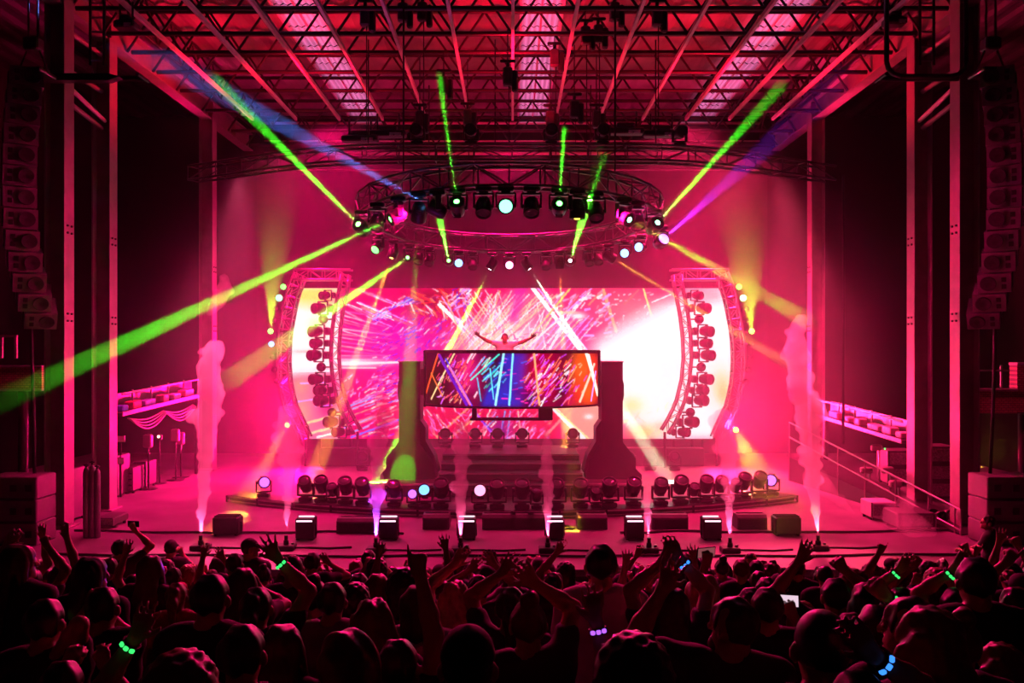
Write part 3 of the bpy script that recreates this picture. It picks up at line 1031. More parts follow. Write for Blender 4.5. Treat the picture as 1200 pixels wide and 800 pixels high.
# --- curved side trusses framing the wing screens
INNER = [(322, 405), (337, 403), (350, 400), (365, 397), (392, 393.5), (420, 392.5), (447, 395), (475, 402), (500, 415), (506, 419)]
OUTER = [(322, 352), (337, 346), (350, 342), (365, 339), (392, 334), (420, 332.5), (447, 334), (475, 340), (500, 352), (514, 358)]
for sx in (-1, 1):
    nm = SIDE[sx]

    def mirror(x):
        return x if sx < 0 else 1198 - x
    for lab, tab, Y, w, h, mm in (('inner curved truss carrying moving heads in front of the %s wing screen' % nm, INNER, 27.2, .26, .30, M_['alu']), ('outer curved truss bordering the %s wing screen' % nm, OUTER, 27.6, .34, .40, M_['alu'])):
        n = 16
        ys_ = np.linspace(tab[0][0], tab[-1][0], n)
        pts = [at(mirror(float(np.interp(y, [a for a, b in tab], [b for a, b in tab]))), float(y), Y) for y in ys_]
        root = thing('curved_truss', lab, 'truss', pts[-1])
        truss_along(root, [p - pts[-1] for p in pts], w, h, mm, False, .035, .016, (0, 1, 0))
        base = pts[-1]
        strut(root, (0, 0, 0), (0, 0, -base.z), .045, M_['blackmetal'], 'support_leg')
    root = thing('header_truss', 'short horizontal truss joining the tops of the %s curved trusses' % nm, 'truss', at(mirror(378), 324, 27.3))
    truss_along(root, [at(mirror(x), 322, 27.3) - root.location for x in np.linspace(346, 412, 5)], .4, .32, M_['alu'], False, .035, .018)
    hx = [(x, y) for x, y in ((408, 325), (404, 334))]
    # the heads along the inner truss, pointing out over the wing screen
    ROWS = [(346, 1), (361, 1.3), (374, .7), (388, 1.3), (402, 1.15), (416, 1.3), (430, .7), (444, 1.3), (457, 1.15), (469, 1.3), (483, .7), (494, 1.3), (506, 1.15)]
    big = 0
    for k, (y, s) in enumerate(ROWS):
        x = float(np.interp(y, [a for a, b in INNER], [b for a, b in INNER]))
        loc = at(mirror(x - 8), y, 27.0)
        aim = at(mirror(x - 75), y + 5, 25.6)
        lab = '%s %s on the inner curved truss of the %s wing, from the top' % (NUM[k], 'moving head' if s > 1 or s == 1 else 'small round lamp', nm)
        if s < 1:
            c = at(mirror(x - 17), y, 26.95)
            r = small_can(lab, c, at(mirror(x - 26), y + 2, 20), None, .15, .3, 'lamps on the %s curved truss' % nm)
            inv = r.matrix_world.inverted()
            strut(r, inv @ c, inv @ at(mirror(x - 5), y, 27.1), .025, M_['fixture'], 'bracket')
        else:
            lit = None
            fixture(lab, loc, (-1 if sx < 0 else 1, 0, 0), aim, lit, None, s * .78, 'lamps on the %s curved truss' % nm)
    # outside of the outer truss: small blinders, some lit
    for k, (x, y, ln) in enumerate(((332, 336, 'green'), (327, 349, 'mint'), (323, 362, None), (321, 375, None), (317, 388, 'green'), (318, 403, 'blue' if sx < 0 else None), (319, 418, None), (321, 433, None), (324, 447, None))):
        rt = small_can('%s small lamp%s outside the %s curved truss, from the top' % (NUM[k], ' glowing ' + ln if ln else '', nm), at(mirror(x), y, 27.4), at(mirror(x), y - 4, 20), ln, .11 if ln != 'mint' else .13, .26, 'lamps outside the %s curved truss' % nm, 3)
        inv = rt.matrix_world.inverted()
        strut(rt, inv @ at(mirror(x), y, 27.5), inv @ at(mirror(float(np.interp(y, [a for a, b in OUTER], [b for a, b in OUTER]))), y, 27.55), .02, M_['fixture'], 'bracket')
# soft upright green shafts from the outer trusses, and low orange shafts
for px, py, tgt, c, en, sp in ((317, 388, (325, 205, 15.0), 'lime', 52000, 5.5), (881, 390, (867, 225, 15.0), 'lime', 52000, 6.5), (337, 497, (285, 590, 20.0), 'orange', 20000, 6.5), (862, 503, (895, 570, 20.0), 'yellow', 26000, 9.5)):
    a = at(px, py, 27.0)
    d = (at(*tgt) - a).normalized()
    if py > 450:
        root = small_can('small lamp with %s beam low on the %s curved truss' % ('an orange' if px < 600 else 'a yellow', 'left' if px < 600 else 'right'), a, at(*tgt), c if c != 'lime' else 'green', .1, .24)
        inv = root.matrix_world.inverted()
        strut(root, Vector((0, 0, 0)), inv @ at(351 if px < 600 else 847, py, 27.55), .02, M_['fixture'], 'bracket')
    lamp('beam_light', 'SPOT', a + d * .2, en, BEAM_COL[c], at(*tgt), spot=sp, blend=.9, soft=.02)
# ------------------------------------------------------------------ the booth: stepped platform, two pillars, curved LED front
BY = 22.9
M_['riser'] = mat('booth_black_laminate', (0.02, 0.017, 0.02), 0.4, 0, .25, 3)
M_['nosing'] = mat('pale_step_nosing', (0.6, 0.55, 0.57), 0.4, 0.2, .1, 6)
M_['pillar'] = mat('booth_pillar_paint', (0.014, 0.012, 0.015), 0.6, 0, .2, 2)

root = thing('stage_platform', 'wide stepped black platform under the booth', 'platform', (0, 22.0, 0))
STEPS = [(-3.25, 3.15, 21.75, .34), (-1.9, 1.84, 22.2, .55), (-1.9, 1.84, 22.75, .74), (-1.9, 1.84, 23.35, .90)]
for k, (xa, xb, y, z) in enumerate(STEPS):
    z0 = STEPS[k - 1][3] if k else 0
    MB().bbox(((xa + xb) / 2, (y + 25.6) / 2 - 22, (z0 + z) / 2), (xb - xa, 25.6 - y, z - z0), .012).build('step', M_['riser'], root)
    MB().box(((xa + xb) / 2, y - 22.012, z - .022), (xb - xa - .02, .025, .04)).build('nosing', M_['nosing'], root)
for k in range(9):
    x = -3.1 + k * .76
    MB().box((x, -.258, .16), (.02, .02, .30)).build('panel_joint', M_['black'], root)

for sx in (-1, 1):
    nm = SIDE[sx]
    xi = 2.42 if sx < 0 else 2.36           # inner face
    xo = xi + .56
    root = thing('booth_pillar', 'dark pillar with a splayed foot holding the %s end of the LED booth' % nm, 'pillar', (0, BY, STEPS[0][3]))
    zt, zb = 3.42 - STEPS[0][3], 0.0
    prof = [(xi, zt), (xo, zt), (xo, 2.62), (xo + .03, 2.5), (xo + .03, 2.2), (xo, 2.05), (xo, .98), (xo + .34, .55), (xo + .34, .28), (xo + .5, .12), (xo + .5, zb), (xi - .40, zb), (xi - .40, .18), (xi - .30, .5), (xi, .95)]
    MB().prism([(sx * x, z) for x, z in prof], -.42, .42).build('shaft', M_['pillar'], root)
    gus = [(xi, 1.55), (xi, .95), (xi - .30, .5), (xi - .40, .18), (xi - .48, .18), (xi - .36, .62), (xi - .14, 1.0), (xi - .14, 1.35)]
    MB().prism([(sx * x, z) for x, z in gus], -.36, .36).build('gusset', M_['riser'], root)
    MB().bbox((sx * (xi - .1), 0, 2.55), (.26, .5, .72), .03).build('pivot_arm', M_['riser'], root)
    MB().bbox((sx * (xi + .28), 0, zt + .015), (.6, .88, .03), .01).build('cap', M_['riser'], root)

# curved LED front
BR, BCY, BHALF = 2.42, 22.85, 2.215
bz0, bz1 = 2.36, 3.66
root = thing('dj_booth', 'curved DJ booth with a bright LED front hung between two dark pillars', 'booth', (0, BCY, bz0))
A0 = math.asin(BHALF / BR)
cols, rows = 360, 102
ang = np.linspace(-A0, A0, cols)
zs = np.linspace(bz1, bz0, rows) - bz0
PX = np.repeat((BR * np.sin(ang))[None, :], rows, 0)
PY = np.repeat((-(BR * np.cos(ang)) * .86)[None, :], rows, 0)
PZ = np.repeat(zs[:, None], cols, 1)
bc = Canvas(-100, 0, 100, 56, 2.4)          # x: -100..100 across, y: 0..56 down
bc.mix((70, 0, 55), np.ones_like(bc.X))
bc.blob(-90, 30, 20, 26, (90, 25, 15), .9)
bc.blob(-75, 45, 22, 16, (70, 10, 20), .9)
bc.blob(-88, 40, 6, 20, (60, 60, 10), .6)
bc.blob(-48, 20, 16, 26, (235, 40, 140), .8)
bc.blob(-60, 48, 20, 10, (120, 20, 60), .7)
bc.blob(-26, 22, 9, 16, (70, 0, 50), .9)
bc.poly([(-30, 42), (-8, 0), (16, 0), (12, 56), (-34, 56)], (5, 55, 190), .95, 8)
bc.blob(-14, 22, 7, 12, (20, 0, 60), .7)
bc.blob(8, 40, 8, 8, (50, 0, 120), .6)
bc.blob(34, 25, 22, 34, (205, 0, 70), .9)
bc.blob(60, 38, 10, 16, (70, 0, 50), .8)
bc.blob(22, 48, 10, 8, (50, 10, 110), .7)
bc.poly([(72, 0), (100, 0), (100, 56), (62, 56)], (235, 60, 30), .85, 12)
bc.blob(78, 14, 12, 20, (235, 110, 10), .9)
bc.blob(86, 42, 8, 14, (240, 110, 20), .9)
bc.blob(64, 50, 7, 8, (200, 0, 90), .8)
for k in range(34):
    x = random.uniform(-70, -28)
    y = random.uniform(2, 50)
    l = random.uniform(4, 14)
    bc.line(x, y, x + l * .62, y - l, random.uniform(.6, 1.6), random.choice([(255, 60, 140), (255, 170, 190), (255, 230, 240), (255, 90, 80)]), .85)
bc.dashes(80, (-84, 6, -50, 52), 52, 14, (2, 7), (.6, 1.2), [(255, 80, 140), (255, 200, 190), (255, 150, 110), (230, 120, 255)])
bc.dashes(130, (16, 2, 66, 54), 46, 10, (3, 13), (.6, 1.4), [(255, 60, 160), (240, 190, 255), (255, 255, 255), (220, 90, 255), (255, 140, 100)])
bc.dashes(26, (-16, 4, 18, 52), 2, 6, (2, 7), (.8, 1.4), [(220, 30, 180), (255, 60, 190), (60, 120, 240)])
bc.dashes(30, (-30, 6, -8, 40), 44, 8, (3, 10), (.8, 1.6), [(60, 220, 240), (40, 120, 230), (60, 230, 150), (120, 240, 255)])
bc.dashes(18, (58, 6, 84, 40), 55, 10, (3, 8), (1, 1.8), [(255, 190, 160), (255, 110, 60), (230, 90, 220)])
for a in ((-83, 0, -99, 44, 1.8, (255, 110, 60)), (-64, 0, -92, 50, 1.5, (255, 225, 170)), (-92, 22, -78, 46, 1.3, (255, 140, 80)), (-82, 2, -50, 54, 3.4, (120, 40, 190)), (-74, 6, -44, 55, 1.6, (90, 70, 230)),
          (-70, 14, -46, 54, 2.2, (255, 130, 190)), (-9, 0, -18, 54, 2.4, (170, 245, 255)), (1, 0, -3, 54, 2.2, (150, 230, 255)), (-14, 1, -45, 28, 1.4, (80, 240, 220)), (-30, 4, -46, 24, 1.3, (90, 190, 250)),
          (-24, 16, -20, 48, 1.1, (110, 240, 250)), (-38, 26, -34, 50, 1.1, (80, 200, 240)), (24, 0, 30, 54, 2.0, (255, 180, 130)), (54, 8, 22, 54, 1.4, (255, 130, 80)), (72, 14, 62, 30, 1.2, (255, 170, 120)),
          (84, 0, 99, 46, 3.6, (255, 245, 225)), (94, 12, 76, 52, 2.6, (255, 210, 190)), (87, 2, 95, 30, 2.0, (255, 255, 255)), (96, 20, 90, 52, 1.6, (230, 170, 255))):
    bc.line(*a)
bc.c = np.clip(bc.c, 0, 1) ** 1.25
bc.c *= (0.88 + 0.24 * RNG.random((bc.h, bc.w, 1))).astype(np.float32)
C = bc.sample(PX / BHALF * 99, (1 - PZ / (bz1 - bz0)) * 56)
link('led_front', led_mesh('led_front', np.stack([PX, PY, PZ], -1), C), led_material('led_booth', 1.5), root)


def bow(x_scale, r_off, z, n=40):
    return [Vector(((BR + r_off) * math.sin(a) * x_scale, -(BR + r_off) * math.cos(a) * .86, z - bz0)) for a in np.linspace(-A0, A0, n)]


def bow_band(z0, z1, r0, r1):
    mb = MB()
    n = 40
    rings = [bow(1, r1, z0, n), bow(1, r1, z1, n), bow(1, r0, z1, n), bow(1, r0, z0, n)]
    mb.v = [tuple(q[i]) for i in range(n) for q in rings]
    for i in range(n - 1):
        for k in range(4):
            mb.f.append((i * 4 + k, i * 4 + (k + 1) % 4, i * 4 + 4 + (k + 1) % 4, i * 4 + 4 + k))
    mb.f += [(0, 1, 2, 3), tuple(4 * (n - 1) + k for k in (3, 2, 1, 0))]
    mb.sm = [False] * len(mb.f)
    return mb


bow_band(bz1, bz1 + .085, -.12, .05).build('top_frame', M_['riser'], root)
bow_band(bz0 - .05, bz0, -.12, .05).build('bottom_frame', M_['riser'], root)
bow_band(bz0, bz1, -.10, -.03).build('backing', M_['black'], root)
for sx in (-1, 1):
    MB().bbox((sx * (BHALF + .03), -BR * math.cos(A0) * .86, (bz1 - bz0) / 2), (.07, .12, bz1 - bz0 + .16), .015).build('end_frame', M_['riser'], root)
flo = [(BR * math.sin(a) * .99, -BR * math.cos(a) * .84) for a in np.linspace(-A0, A0, 24)] + [(2.1, .9), (-2.1, .9)]
MB().prism(flo, -.04, .02, 'Z').build('floor_plate', M_['riser'], root)
# mixing desk behind the front
MB().bbox((0, -.9, .75), (2.4, .6, .06), .01).build('desk_top', M_['riser'], root)
for x in (-1.1, 1.1):
    MB().box((x, -.9, .37), (.06, .5, .72)).build('desk_leg', M_['riser'], root)
for k in range(4):
    tag(MB().bbox((-.66 + .44 * k, 21.96, bz0 + .82), (.32, .4, .08), .015).tube((-.66 + .44 * k, 21.96, bz0 + .86), (-.66 + .44 * k, 21.96, bz0 + .875), .12, 16).build('deck_player', M_['case']),
        'flat media player on the booth desk, %s from the left' % NUM[k], 'player', 'players on the booth desk')
# cradle hung under the front
ck = thing('booth_cradle', 'U-shaped dark cradle hung under the middle of the LED booth', 'frame', (0, BCY - 1.9, 2.05))
for nm_, c, d in (('hanger', (-.92, 0, .13), (.11, .4, .3)), ('hanger', (.82, 0, .13), (.34, .4, .3)), ('crossbar', (-.05, 0, 0), (1.95, .4, .05))):
    MB().bbox(c, d, .01).build(nm_, M_['riser'], ck)

# moving heads on the platform behind the booth and on the floor further back
for k, (px, py, Y, lit) in enumerate(((522, 538, 25.0, None), (557, 538, 25.0, None), (583, 538, 25.0, None), (612, 538, 25.0, None), (671, 538, 25.0, None))):
    p = at(px, py, Y)
    fixture('dark moving head standing behind the platform steps, %s from the left' % NUM[k], (p.x, Y, STEPS[3][3]), (0, 0, 1), (p.x * .9, 12, 3.0), lit, None, .95, 'moving heads behind the booth')
for k, px in enumerate((425, 737, 762, 790)):
    Y = 26.6
    fixture('floor-standing moving head %s of the booth%s' % ('left' if px < 600 else 'right', ' by the LED wall' if px < 600 else ', ' + NUM[k - 1] + ' one out from the pillar'), ((px - 600) * Y / 1000, Y, .01), (0, 0, 1), ((px - 600) * .02, 12, 2.5), None, None, 1.0, 'moving heads by the LED wall')
o = MB()
o.bbox((0, 27.72, .3), (12.4, .4, .58), .02)
tag(o.build('screen_plinth', M_['riser']), 'long low black plinth along the foot of the LED wall', 'plinth')

# ------------------------------------------------------------------ curved low riser with the row of footlight heads
RVC, RVR = 31.8, 12.85                     # centre depth and radius of the arc


def rv(a, dr=0.0):
    return ((RVR + dr) * math.sin(a), RVC - (RVR + dr) * math.cos(a))


RA = math.asin(7.0 / RVR)
root = thing('footlight_riser', 'low curved riser along the downstage edge carrying a row of moving heads', 'riser', (0, RVC - RVR, 0))


def arc_slab(r0, r1, z0, z1, a0=-RA, a1=RA, n=36):
    mb = MB()
    for a in np.linspace(a0, a1, n + 1):
        for r, z in ((r1, z0), (r1, z1), (r0, z1), (r0, z0)):
            x, y = rv(a, r)
            mb.v.append((x, y - (RVC - RVR), z))
    for i in range(n):
        for k in range(4):
            mb.f.append((i * 4 + k, i * 4 + (k + 1) % 4, i * 4 + 4 + (k + 1) % 4, i * 4 + 4 + k))
    mb.f += [(0, 1, 2, 3), tuple(4 * n + k for k in (3, 2, 1, 0))]
    mb.sm = [False] * len(mb.f)
    return mb


arc_slab(-.55, .0, .10, .17).build('deck', M_['blackmetal'], root)
arc_slab(-.50, -.05, .0, .10).build('skirt', M_['black'], root)
arc_slab(.0, .035, .125, .16).build('front_rail', M_['alu'], root)
arc_slab(.0, .03, .03, .055).build('front_rail', M_['alu'], root)
for k in range(15):
    a = -RA + 2 * RA * k / 14
    x, y = rv(a, .02)
    MB().box((x, y - (RVC - RVR), .09), (.05, .05, .16), Matrix.Rotation(a, 3, 'Z')).build('joint', M_['blackmetal'], root)
FOOT = [(309, 'violet', .85), (358, None, .9), (377, None, .95), (390, None, .7), (405, None, .95), (425, None, .95), (462, None, .9), (484, 'violet', .7), (498, 'blue', .85), (517, None, 1), (563, 'pink', .9), (583, None, 1), (612, None, 1), (629, None, .7), (652, None, 1), (680, None, 1),
        (698, None, .7), (714, None, 1), (742, None, 1), (774, None, .95), (797, None, 1), (813, None, .7), (827, None, .95), (845, None, .9), (862, None, .75), (872, None, .95), (890, None, .95), (904, 'violet', .9)]
for k, (px, ln, s) in enumerate(FOOT):
    best = min((abs(HX + FPX * rv(a, -.27)[0] / rv(a, -.27)[1] - px), a) for a in np.linspace(-RA, RA, 800))
    x, y = rv(best[1], -.27)
    tgt = (x * 1.05, 12.0, 2.2 + 1.5 * random.random()) if ln else (x * 1.1, 14, 7 + 3 * random.random())
    bm = None
    if ln == 'violet':
        tgt = (x * .6, 15, 1.2)
    if px == 484:
        tgt = tuple(at(444, 582, 15.75))
        bm = ('violet', 700, 6.0)

    fixture('%s moving head on the curved riser, %s from the left' % ('%s-lit' % ln if ln else ('small black' if s < .8 else 'black'), NUM[k] if k < 24 else ('fourth', 'third', 'second', 'first')[k - 24] + ' from the right end, not'), (x, y, .172), (0, 0, 1), tgt, ln, bm, s, 'moving heads on the curved riser', strength=2.2)
for o in list(COL.objects):
    if o.get('label') and 'right end, not from the left' in o['label']:
        o['label'] = o['label'].replace(', not from the left', '')

# ------------------------------------------------------------------ light boxes, front fills, jets and cables at the stage edge
M_['glowstrip'] = glow('white_pink_strip', (1.0, .62, .78), 2.2)  # bright top lines of the boxes, drawn as glowing strips
BOXES = [(267, 621), (359, 626), (456, 626), (547, 626), (650, 626), (743, 626), (833, 624), (921, 621)]
for k, (px, py) in enumerate(BOXES):
    Y = 16.9 if 1 <= k <= 6 else 17.3
    x = (px - 600) * Y / 1000
    lit = k not in (0, 7)
    root = thing('strobe_box', 'square black light box at the stage edge, %s from the left%s' % (NUM[k], ', strips lit' if lit else ', unlit'), 'light box', (x, Y, .0), 'light boxes at the stage edge')
    w, h = (.36, .40) if lit else (.52, .34)
    MB().bbox((0, 0, .03 + h / 2), (w, .34, h), .02).build('body', M_['fixture'], root)
    for s in (-1, 1):
        MB().box((s * w * .4, 0, .015), (.05, .3, .03)).build('foot', M_['rubber'], root)
    if lit:
        for yy, zz in ((-.176, h - .02), (.02, h + .036)):
            MB().bbox((0, yy, zz), (w * .86, .022, .03), .006).build('glow_strip', M_['glowstrip'], root)
    else:
        for q in range(3):
            MB().box((0, -.1 + q * .1, h + .04), (w * .9, .03, .03)).build('top_rail', M_['blackmetal'], root)
    for q in (-1, 1):
        MB().path([(q * w * .52, 0, .06), (q * w * .52, 0, .06 + h * .6)], .015, 5).build('bracket', M_['blackmetal'], root)
FILLS = [(424, 626, .95), (512, 624, .55), (585, 620, .7), (612, 620, .5), (693, 622, .62), (632, 624, .5), (783, 622, .75), (878, 622, .62)]
M_['grille'] = mat('black_grille', (0.03, 0.03, 0.03), 0.6, 0.3, .6, 60, .3)
for k, (px, py, w) in enumerate(sorted(FILLS)):
    Y = 18.0 if w < .9 else 17.6
    root = thing('front_fill_speaker', 'low wedge speaker lying at the front of the stage, %s from the left' % NUM[k], 'speaker', ((px - 600) * Y / 1000, Y, 0), 'wedge speakers at the stage front')
    MB().prism([(-.24, 0), (.24, 0), (.24, .1), (.1, .3), (-.18, .3), (-.24, .24)], -w / 2, w / 2, 'X').build('cabinet', M_['case'], root)
    MB().bbox((0, -.245, .12), (w * .9, .02, .2), .005).build('grille', M_['grille'], root)
    MB().box((0, .0, .308), (w * .9, .02, .016)).build('handle', M_['blackmetal'], root)

JETS = [(243, 637, 16.3), (341, 638, 16.3), (444, 641, 16.1), (541, 641, 16.1), (641, 642, 16.1), (757, 641, 16.1), (850, 641, 16.1), (951, 637, 16.3)]
for k, (px, py, Y) in enumerate(JETS):
    x = (px - 600) * Y / 1000
    root = thing('smoke_jet', 'small black upright smoke jet nozzle at the stage edge, %s from the left' % NUM[k], 'smoke jet', (x, Y - .35, 0), 'smoke jets at the stage edge')
    MB().bbox((0, 0, .05), (.34, .26, .1), .015).build('base', M_['fixture'], root)
    MB().tube((0, 0, .09), (0, 0, .18), .05, 12).tube((0, 0, .18), (0, 0, .27), .035, 12).build('nozzle', M_['blackmetal'], root)
    lamp('plume_uplight', 'SPOT', (x, Y - .35, .30), 520 if k == 2 else 190, (.42, .06, 1.0) if k == 2 else (1.0, .10, .30), (x, Y - .35, 3), spot=44, blend=.7, soft=.03)  # added uplight that brightens the plume, not part of the nozzle
    MB().tube((.12, 0, .1), (.12, 0, .14), .03, 8).build('valve', M_['alu'], root)
    MB().path([(.16, .0, .04), (.4, .1, .02), (.8, .05, .02), (1.2, .14, .02)], .02, 6).build('hose', M_['rubber'], root)
for k, (pts, lab) in enumerate((([(-9, 17.55), (-6, 17.3), (-3.4, 17.45), (-2.2, 17.25)], 'black cable running along the stage front on the left'), ([(2.2, 17.3), (3.4, 17.5), (5.8, 17.35), (9, 17.6)], 'black cable running along the stage front on the right'),
                                ([(-8.5, 15.5), (-4, 15.35), (0, 15.4), (4, 15.35), (8.5, 15.5)], 'long black cable near the stage lip'), ([(.7, 17.9), (.95, 17.6), (1.3, 17.8), (1.1, 18.1), (.8, 18.0)], 'small coil of cable beside the centre light box'))):
    P = []
    for a, b in zip(pts, pts[1:]):
        for t in np.linspace(0, 1, 8)[:-1]:
            P.append((a[0] + (b[0] - a[0]) * t, a[1] + (b[1] - a[1]) * t + .05 * math.sin(9 * t + k), .028))
    P.append((*pts[-1], .028))
    tag(MB().path(P, .026, 6).build('cable', M_['rubber']), lab, 'cable')

# crowd barrier in front of the stage
BAR_Y = 13.75
M_['barrier'] = mat('barrier_aluminium', (0.5, 0.48, 0.5), 0.4, 0.6, .15, 5)
for k in range(17):
    x = -9.6 + k * 1.2
    g = ground_z(BAR_Y)
    root = thing('crowd_barrier', 'metal crowd barrier section before the stage, %s from the left end' % NUM[k], 'barrier', (x, BAR_Y, g), 'crowd barrier sections')
    H = 1.13
    MB().bbox((0, 0, H), (1.19, .09, .07), .02).build('top_rail', M_['fixture'], root)
    for s in (-1, 1):
        MB().box((s * .56, 0, H / 2), (.05, .05, H)).build('post', M_['fixture'], root)
        MB().box((s * .56, .35, .02), (.06, .7, .04)).build('foot', M_['fixture'], root)
    if k % 4 == 1 or k in (7, 10):
        for q in range(22):
            MB().box((-.5 + q * .048, .01, H * .55), (.02, .012, H * .85)).build('mesh_bar', M_['barrier'], root)
    else:
        MB().bbox((0, .01, H * .52), (1.05, .02, H * .84), .006).build('panel', M_['barrier'], root)
# ------------------------------------------------------------------ line arrays, wings and side-stage gear
M_['pa'] = mat('speaker_paint', (0.15, 0.14, 0.15), 0.5, 0.1, .2, 6)
M_['cone'] = mat('speaker_cone', (0.03, 0.03, 0.03), 0.6, 0, .3, 20)
LA = [(26, 78, 62, .0), (27, 94, 66, .1), (24, 114, 70, .1), (21, 136, 73, .05), (18, 158, 76, .05), (15, 181, 79, .02), (14, 204, 82, 0), (13, 228, 84, 0), (14, 251, 86, -.05), (15, 273, 88, -.1), (18, 296, 90, -.15), (23, 318, 92, -.22), (30, 340, 94, -.3), (38, 358, 95, -.38)]


def line_array(sx):
    nm = SIDE[sx]
    root0 = thing('array_hanger', 'rigging frame at the top of the %s hanging loudspeaker column' % nm, 'hanger', (sx * 9.2, 16.4, 9.05))
    MB().bbox((0, 0, 0), (.6, .6, .08), .02).build('bar', M_['blackmetal'], root0)
    for x in (-.3, .3):
        MB().path([(x, 0, 0), (x * .3, 0, .5), (x * .3, 0, 4.2)], .02, 5).build('cable', M_['blackmetal'], root0)
    MB().bbox((0, 0, .55), (.3, .25, .25), .03).build('motor', M_['case'], root0)
    n = 13
    # the column hangs in a J: each cabinet is turned a little further down than the one above
    y, z = 16.35, 9.02
    for k in range(n):
        t = k / (n - 1)
        pitch = math.radians(-11 + 10 * t + 40 * t ** 2.2)           # nose down, growing to the bottom
        H0 = .378
        p = Vector((sx * 9.3, y + math.sin(pitch) * H0 / 2, z - math.cos(pitch) * H0 / 2))
        y, z = y + math.sin(pitch) * H0, z - math.cos(pitch) * H0
        R = Matrix.Rotation(sx * math.radians(-34), 4, 'Z') @ Matrix.Rotation(pitch, 4, 'X')
        root = thing('line_array_speaker', '%s loudspeaker cabinet from the top of the curved hanging column on the %s' % (NUM[k], nm), 'loudspeaker', Matrix.Translation(p) @ R, 'hanging loudspeakers on the %s' % nm)
        H = .372
        MB().prism([(-.3, -H / 2), (.3, -H * .36), (.3, H * .36), (-.3, H / 2)], -.28, .28, 'X').build('cabinet', M_['pa'], root)
        MB().lathe([(0, 0), (.05, .0), (.125, .03), (.14, .03), (.14, 0)], Matrix.Translation((-sx * .10, -.303, 0)) @ Matrix.Rotation(math.pi / 2, 4, 'X') , 18).build('woofer', M_['cone'], root)
        for zz in (-.07, .07):
            MB().bbox((sx * .16, -.302, zz), (.08, .02, .09), .01).build('port', M_['black'], root)
        for s in (-1, 1):
            MB().box((s * .285, .1, 0), (.02, .3, H * .9)).build('rigging_plate', M_['blackmetal'], root)


for sx in (-1, 1):
    line_array(sx)

# brick parapets of the side houses with masonry courses
bm_ = bpy.data.materials.new('brickwork')
bm_.use_nodes = True
nt = bm_.node_tree
br = nt.nodes.new('ShaderNodeTexBrick')
tc = nt.nodes.new('ShaderNodeTexCoord')
br.inputs['Color1'].default_value = (.30, .12, .09, 1)
br.inputs['Color2'].default_value = (.40, .2, .15, 1)
br.inputs['Mortar'].default_value = (.12, .09, .08, 1)
br.inputs['Scale'].default_value = 5.0
br.inputs['Mortar Size'].default_value = .03
mp = nt.nodes.new('ShaderNodeMapping')
mp.inputs['Rotation'].default_value = (math.pi / 2, 0, 0)
nt.links.new(tc.outputs['Object'], mp.inputs['Vector'])
nt.links.new(mp.outputs['Vector'], br.inputs['Vector'])
nt.links.new(br.outputs['Color'], nt.nodes['Principled BSDF'].inputs['Base Color'])
nt.nodes['Principled BSDF'].inputs['Roughness'].default_value = .85
M_['brick'] = bm_
for sx in (-1, 1):
    nm = SIDE[sx]
    Y = 19.0
    a, b = at(0, 430, Y), at(48, 457, Y)
    if sx < 0:
        root = thing('brick_parapet', 'red-lit brick parapet with a small framed opening above, far left of the stage', 'parapet', (-11.0, Y, 2.85))
        MB().box((-.35, .15, .25), (1.75, .3, .52)).build('masonry', M_['brick'], root)
        for z in (.0, .52):
            MB().bbox((-.35, .13, z), (1.8, .36, .05), .01).build('coping', M_['steel'], root)
        for (c, d) in (((-.1, .1, .95), (.05, .06, .5)), ((-.42, .1, .95), (.05, .06, .5)), ((-.26, .1, 1.2), (.38, .06, .05))):
            MB().box(c, d).build('frame_bar', M_['steel'], root)
        MB().box((-.9, .15, .82), (.6, .3, .6)).build('masonry', M_['brick'], root)
    else:
        root = thing('brick_parapet', 'stepped red-lit brick parapet with a low rail, far right of the stage', 'parapet', (11.0, Y, 2.3))
        MB().box((.75, .15, .58), (1.0, .3, 1.05)).build('masonry', M_['brick'], root)
        MB().box((-.3, .15, .28), (1.1, .3, .5)).build('masonry', M_['brick'], root)
        MB().bbox((.75, .13, 1.13), (1.04, .36, .06), .01).build('coping', M_['steel'], root)
        MB().bbox((-.3, .13, .55), (1.1, .36, .05), .01).build('coping', M_['steel'], root)
        for x in (-.6, -.05):
            MB().box((x, .1, .85), (.04, .04, .5)).build('rail_post', M_['steel'], root)
        MB().box((-.35, .1, .98), (.9, .04, .04)).build('rail', M_['steel'], root)
    strut(root, (0 if sx < 0 else .5, .2, 0), (0 if sx < 0 else .5, .2, -root.location.z), .12, M_['roofsteel'], 'support_post')
    strut(root, (-1.0 if sx < 0 else .9, .2, 0), (-1.0 if sx < 0 else .9, .2, -root.location.z), .12, M_['roofsteel'], 'support_post')

# stacked subwoofer cabinets at the outer edges of the stage
for sx in (-1, 1):
    for k in range(3):
        x, Y = sx * 9.55, 16.6
        root = thing('side_speaker', '%s cabinet of the pale speaker stack at the far %s of the stage' % (('lowest', 'middle', 'topmost')[k], SIDE[sx]), 'speaker', (x, Y, k * .44), 'speaker stack at the far %s' % SIDE[sx])
        MB().bbox((0, 0, .22), (1.0, .7, .43), .02).build('cabinet', M_['grey'], root)
        for s in (-.3, .05, .34):
            MB().bbox((s, -.352, .22), (.13, .02, .13), .01).build('port', M_['black'], root)
        MB().box((0, -.352, .025), (.9, .012, .02)).build('edge_strip', M_['blackmetal'], root)

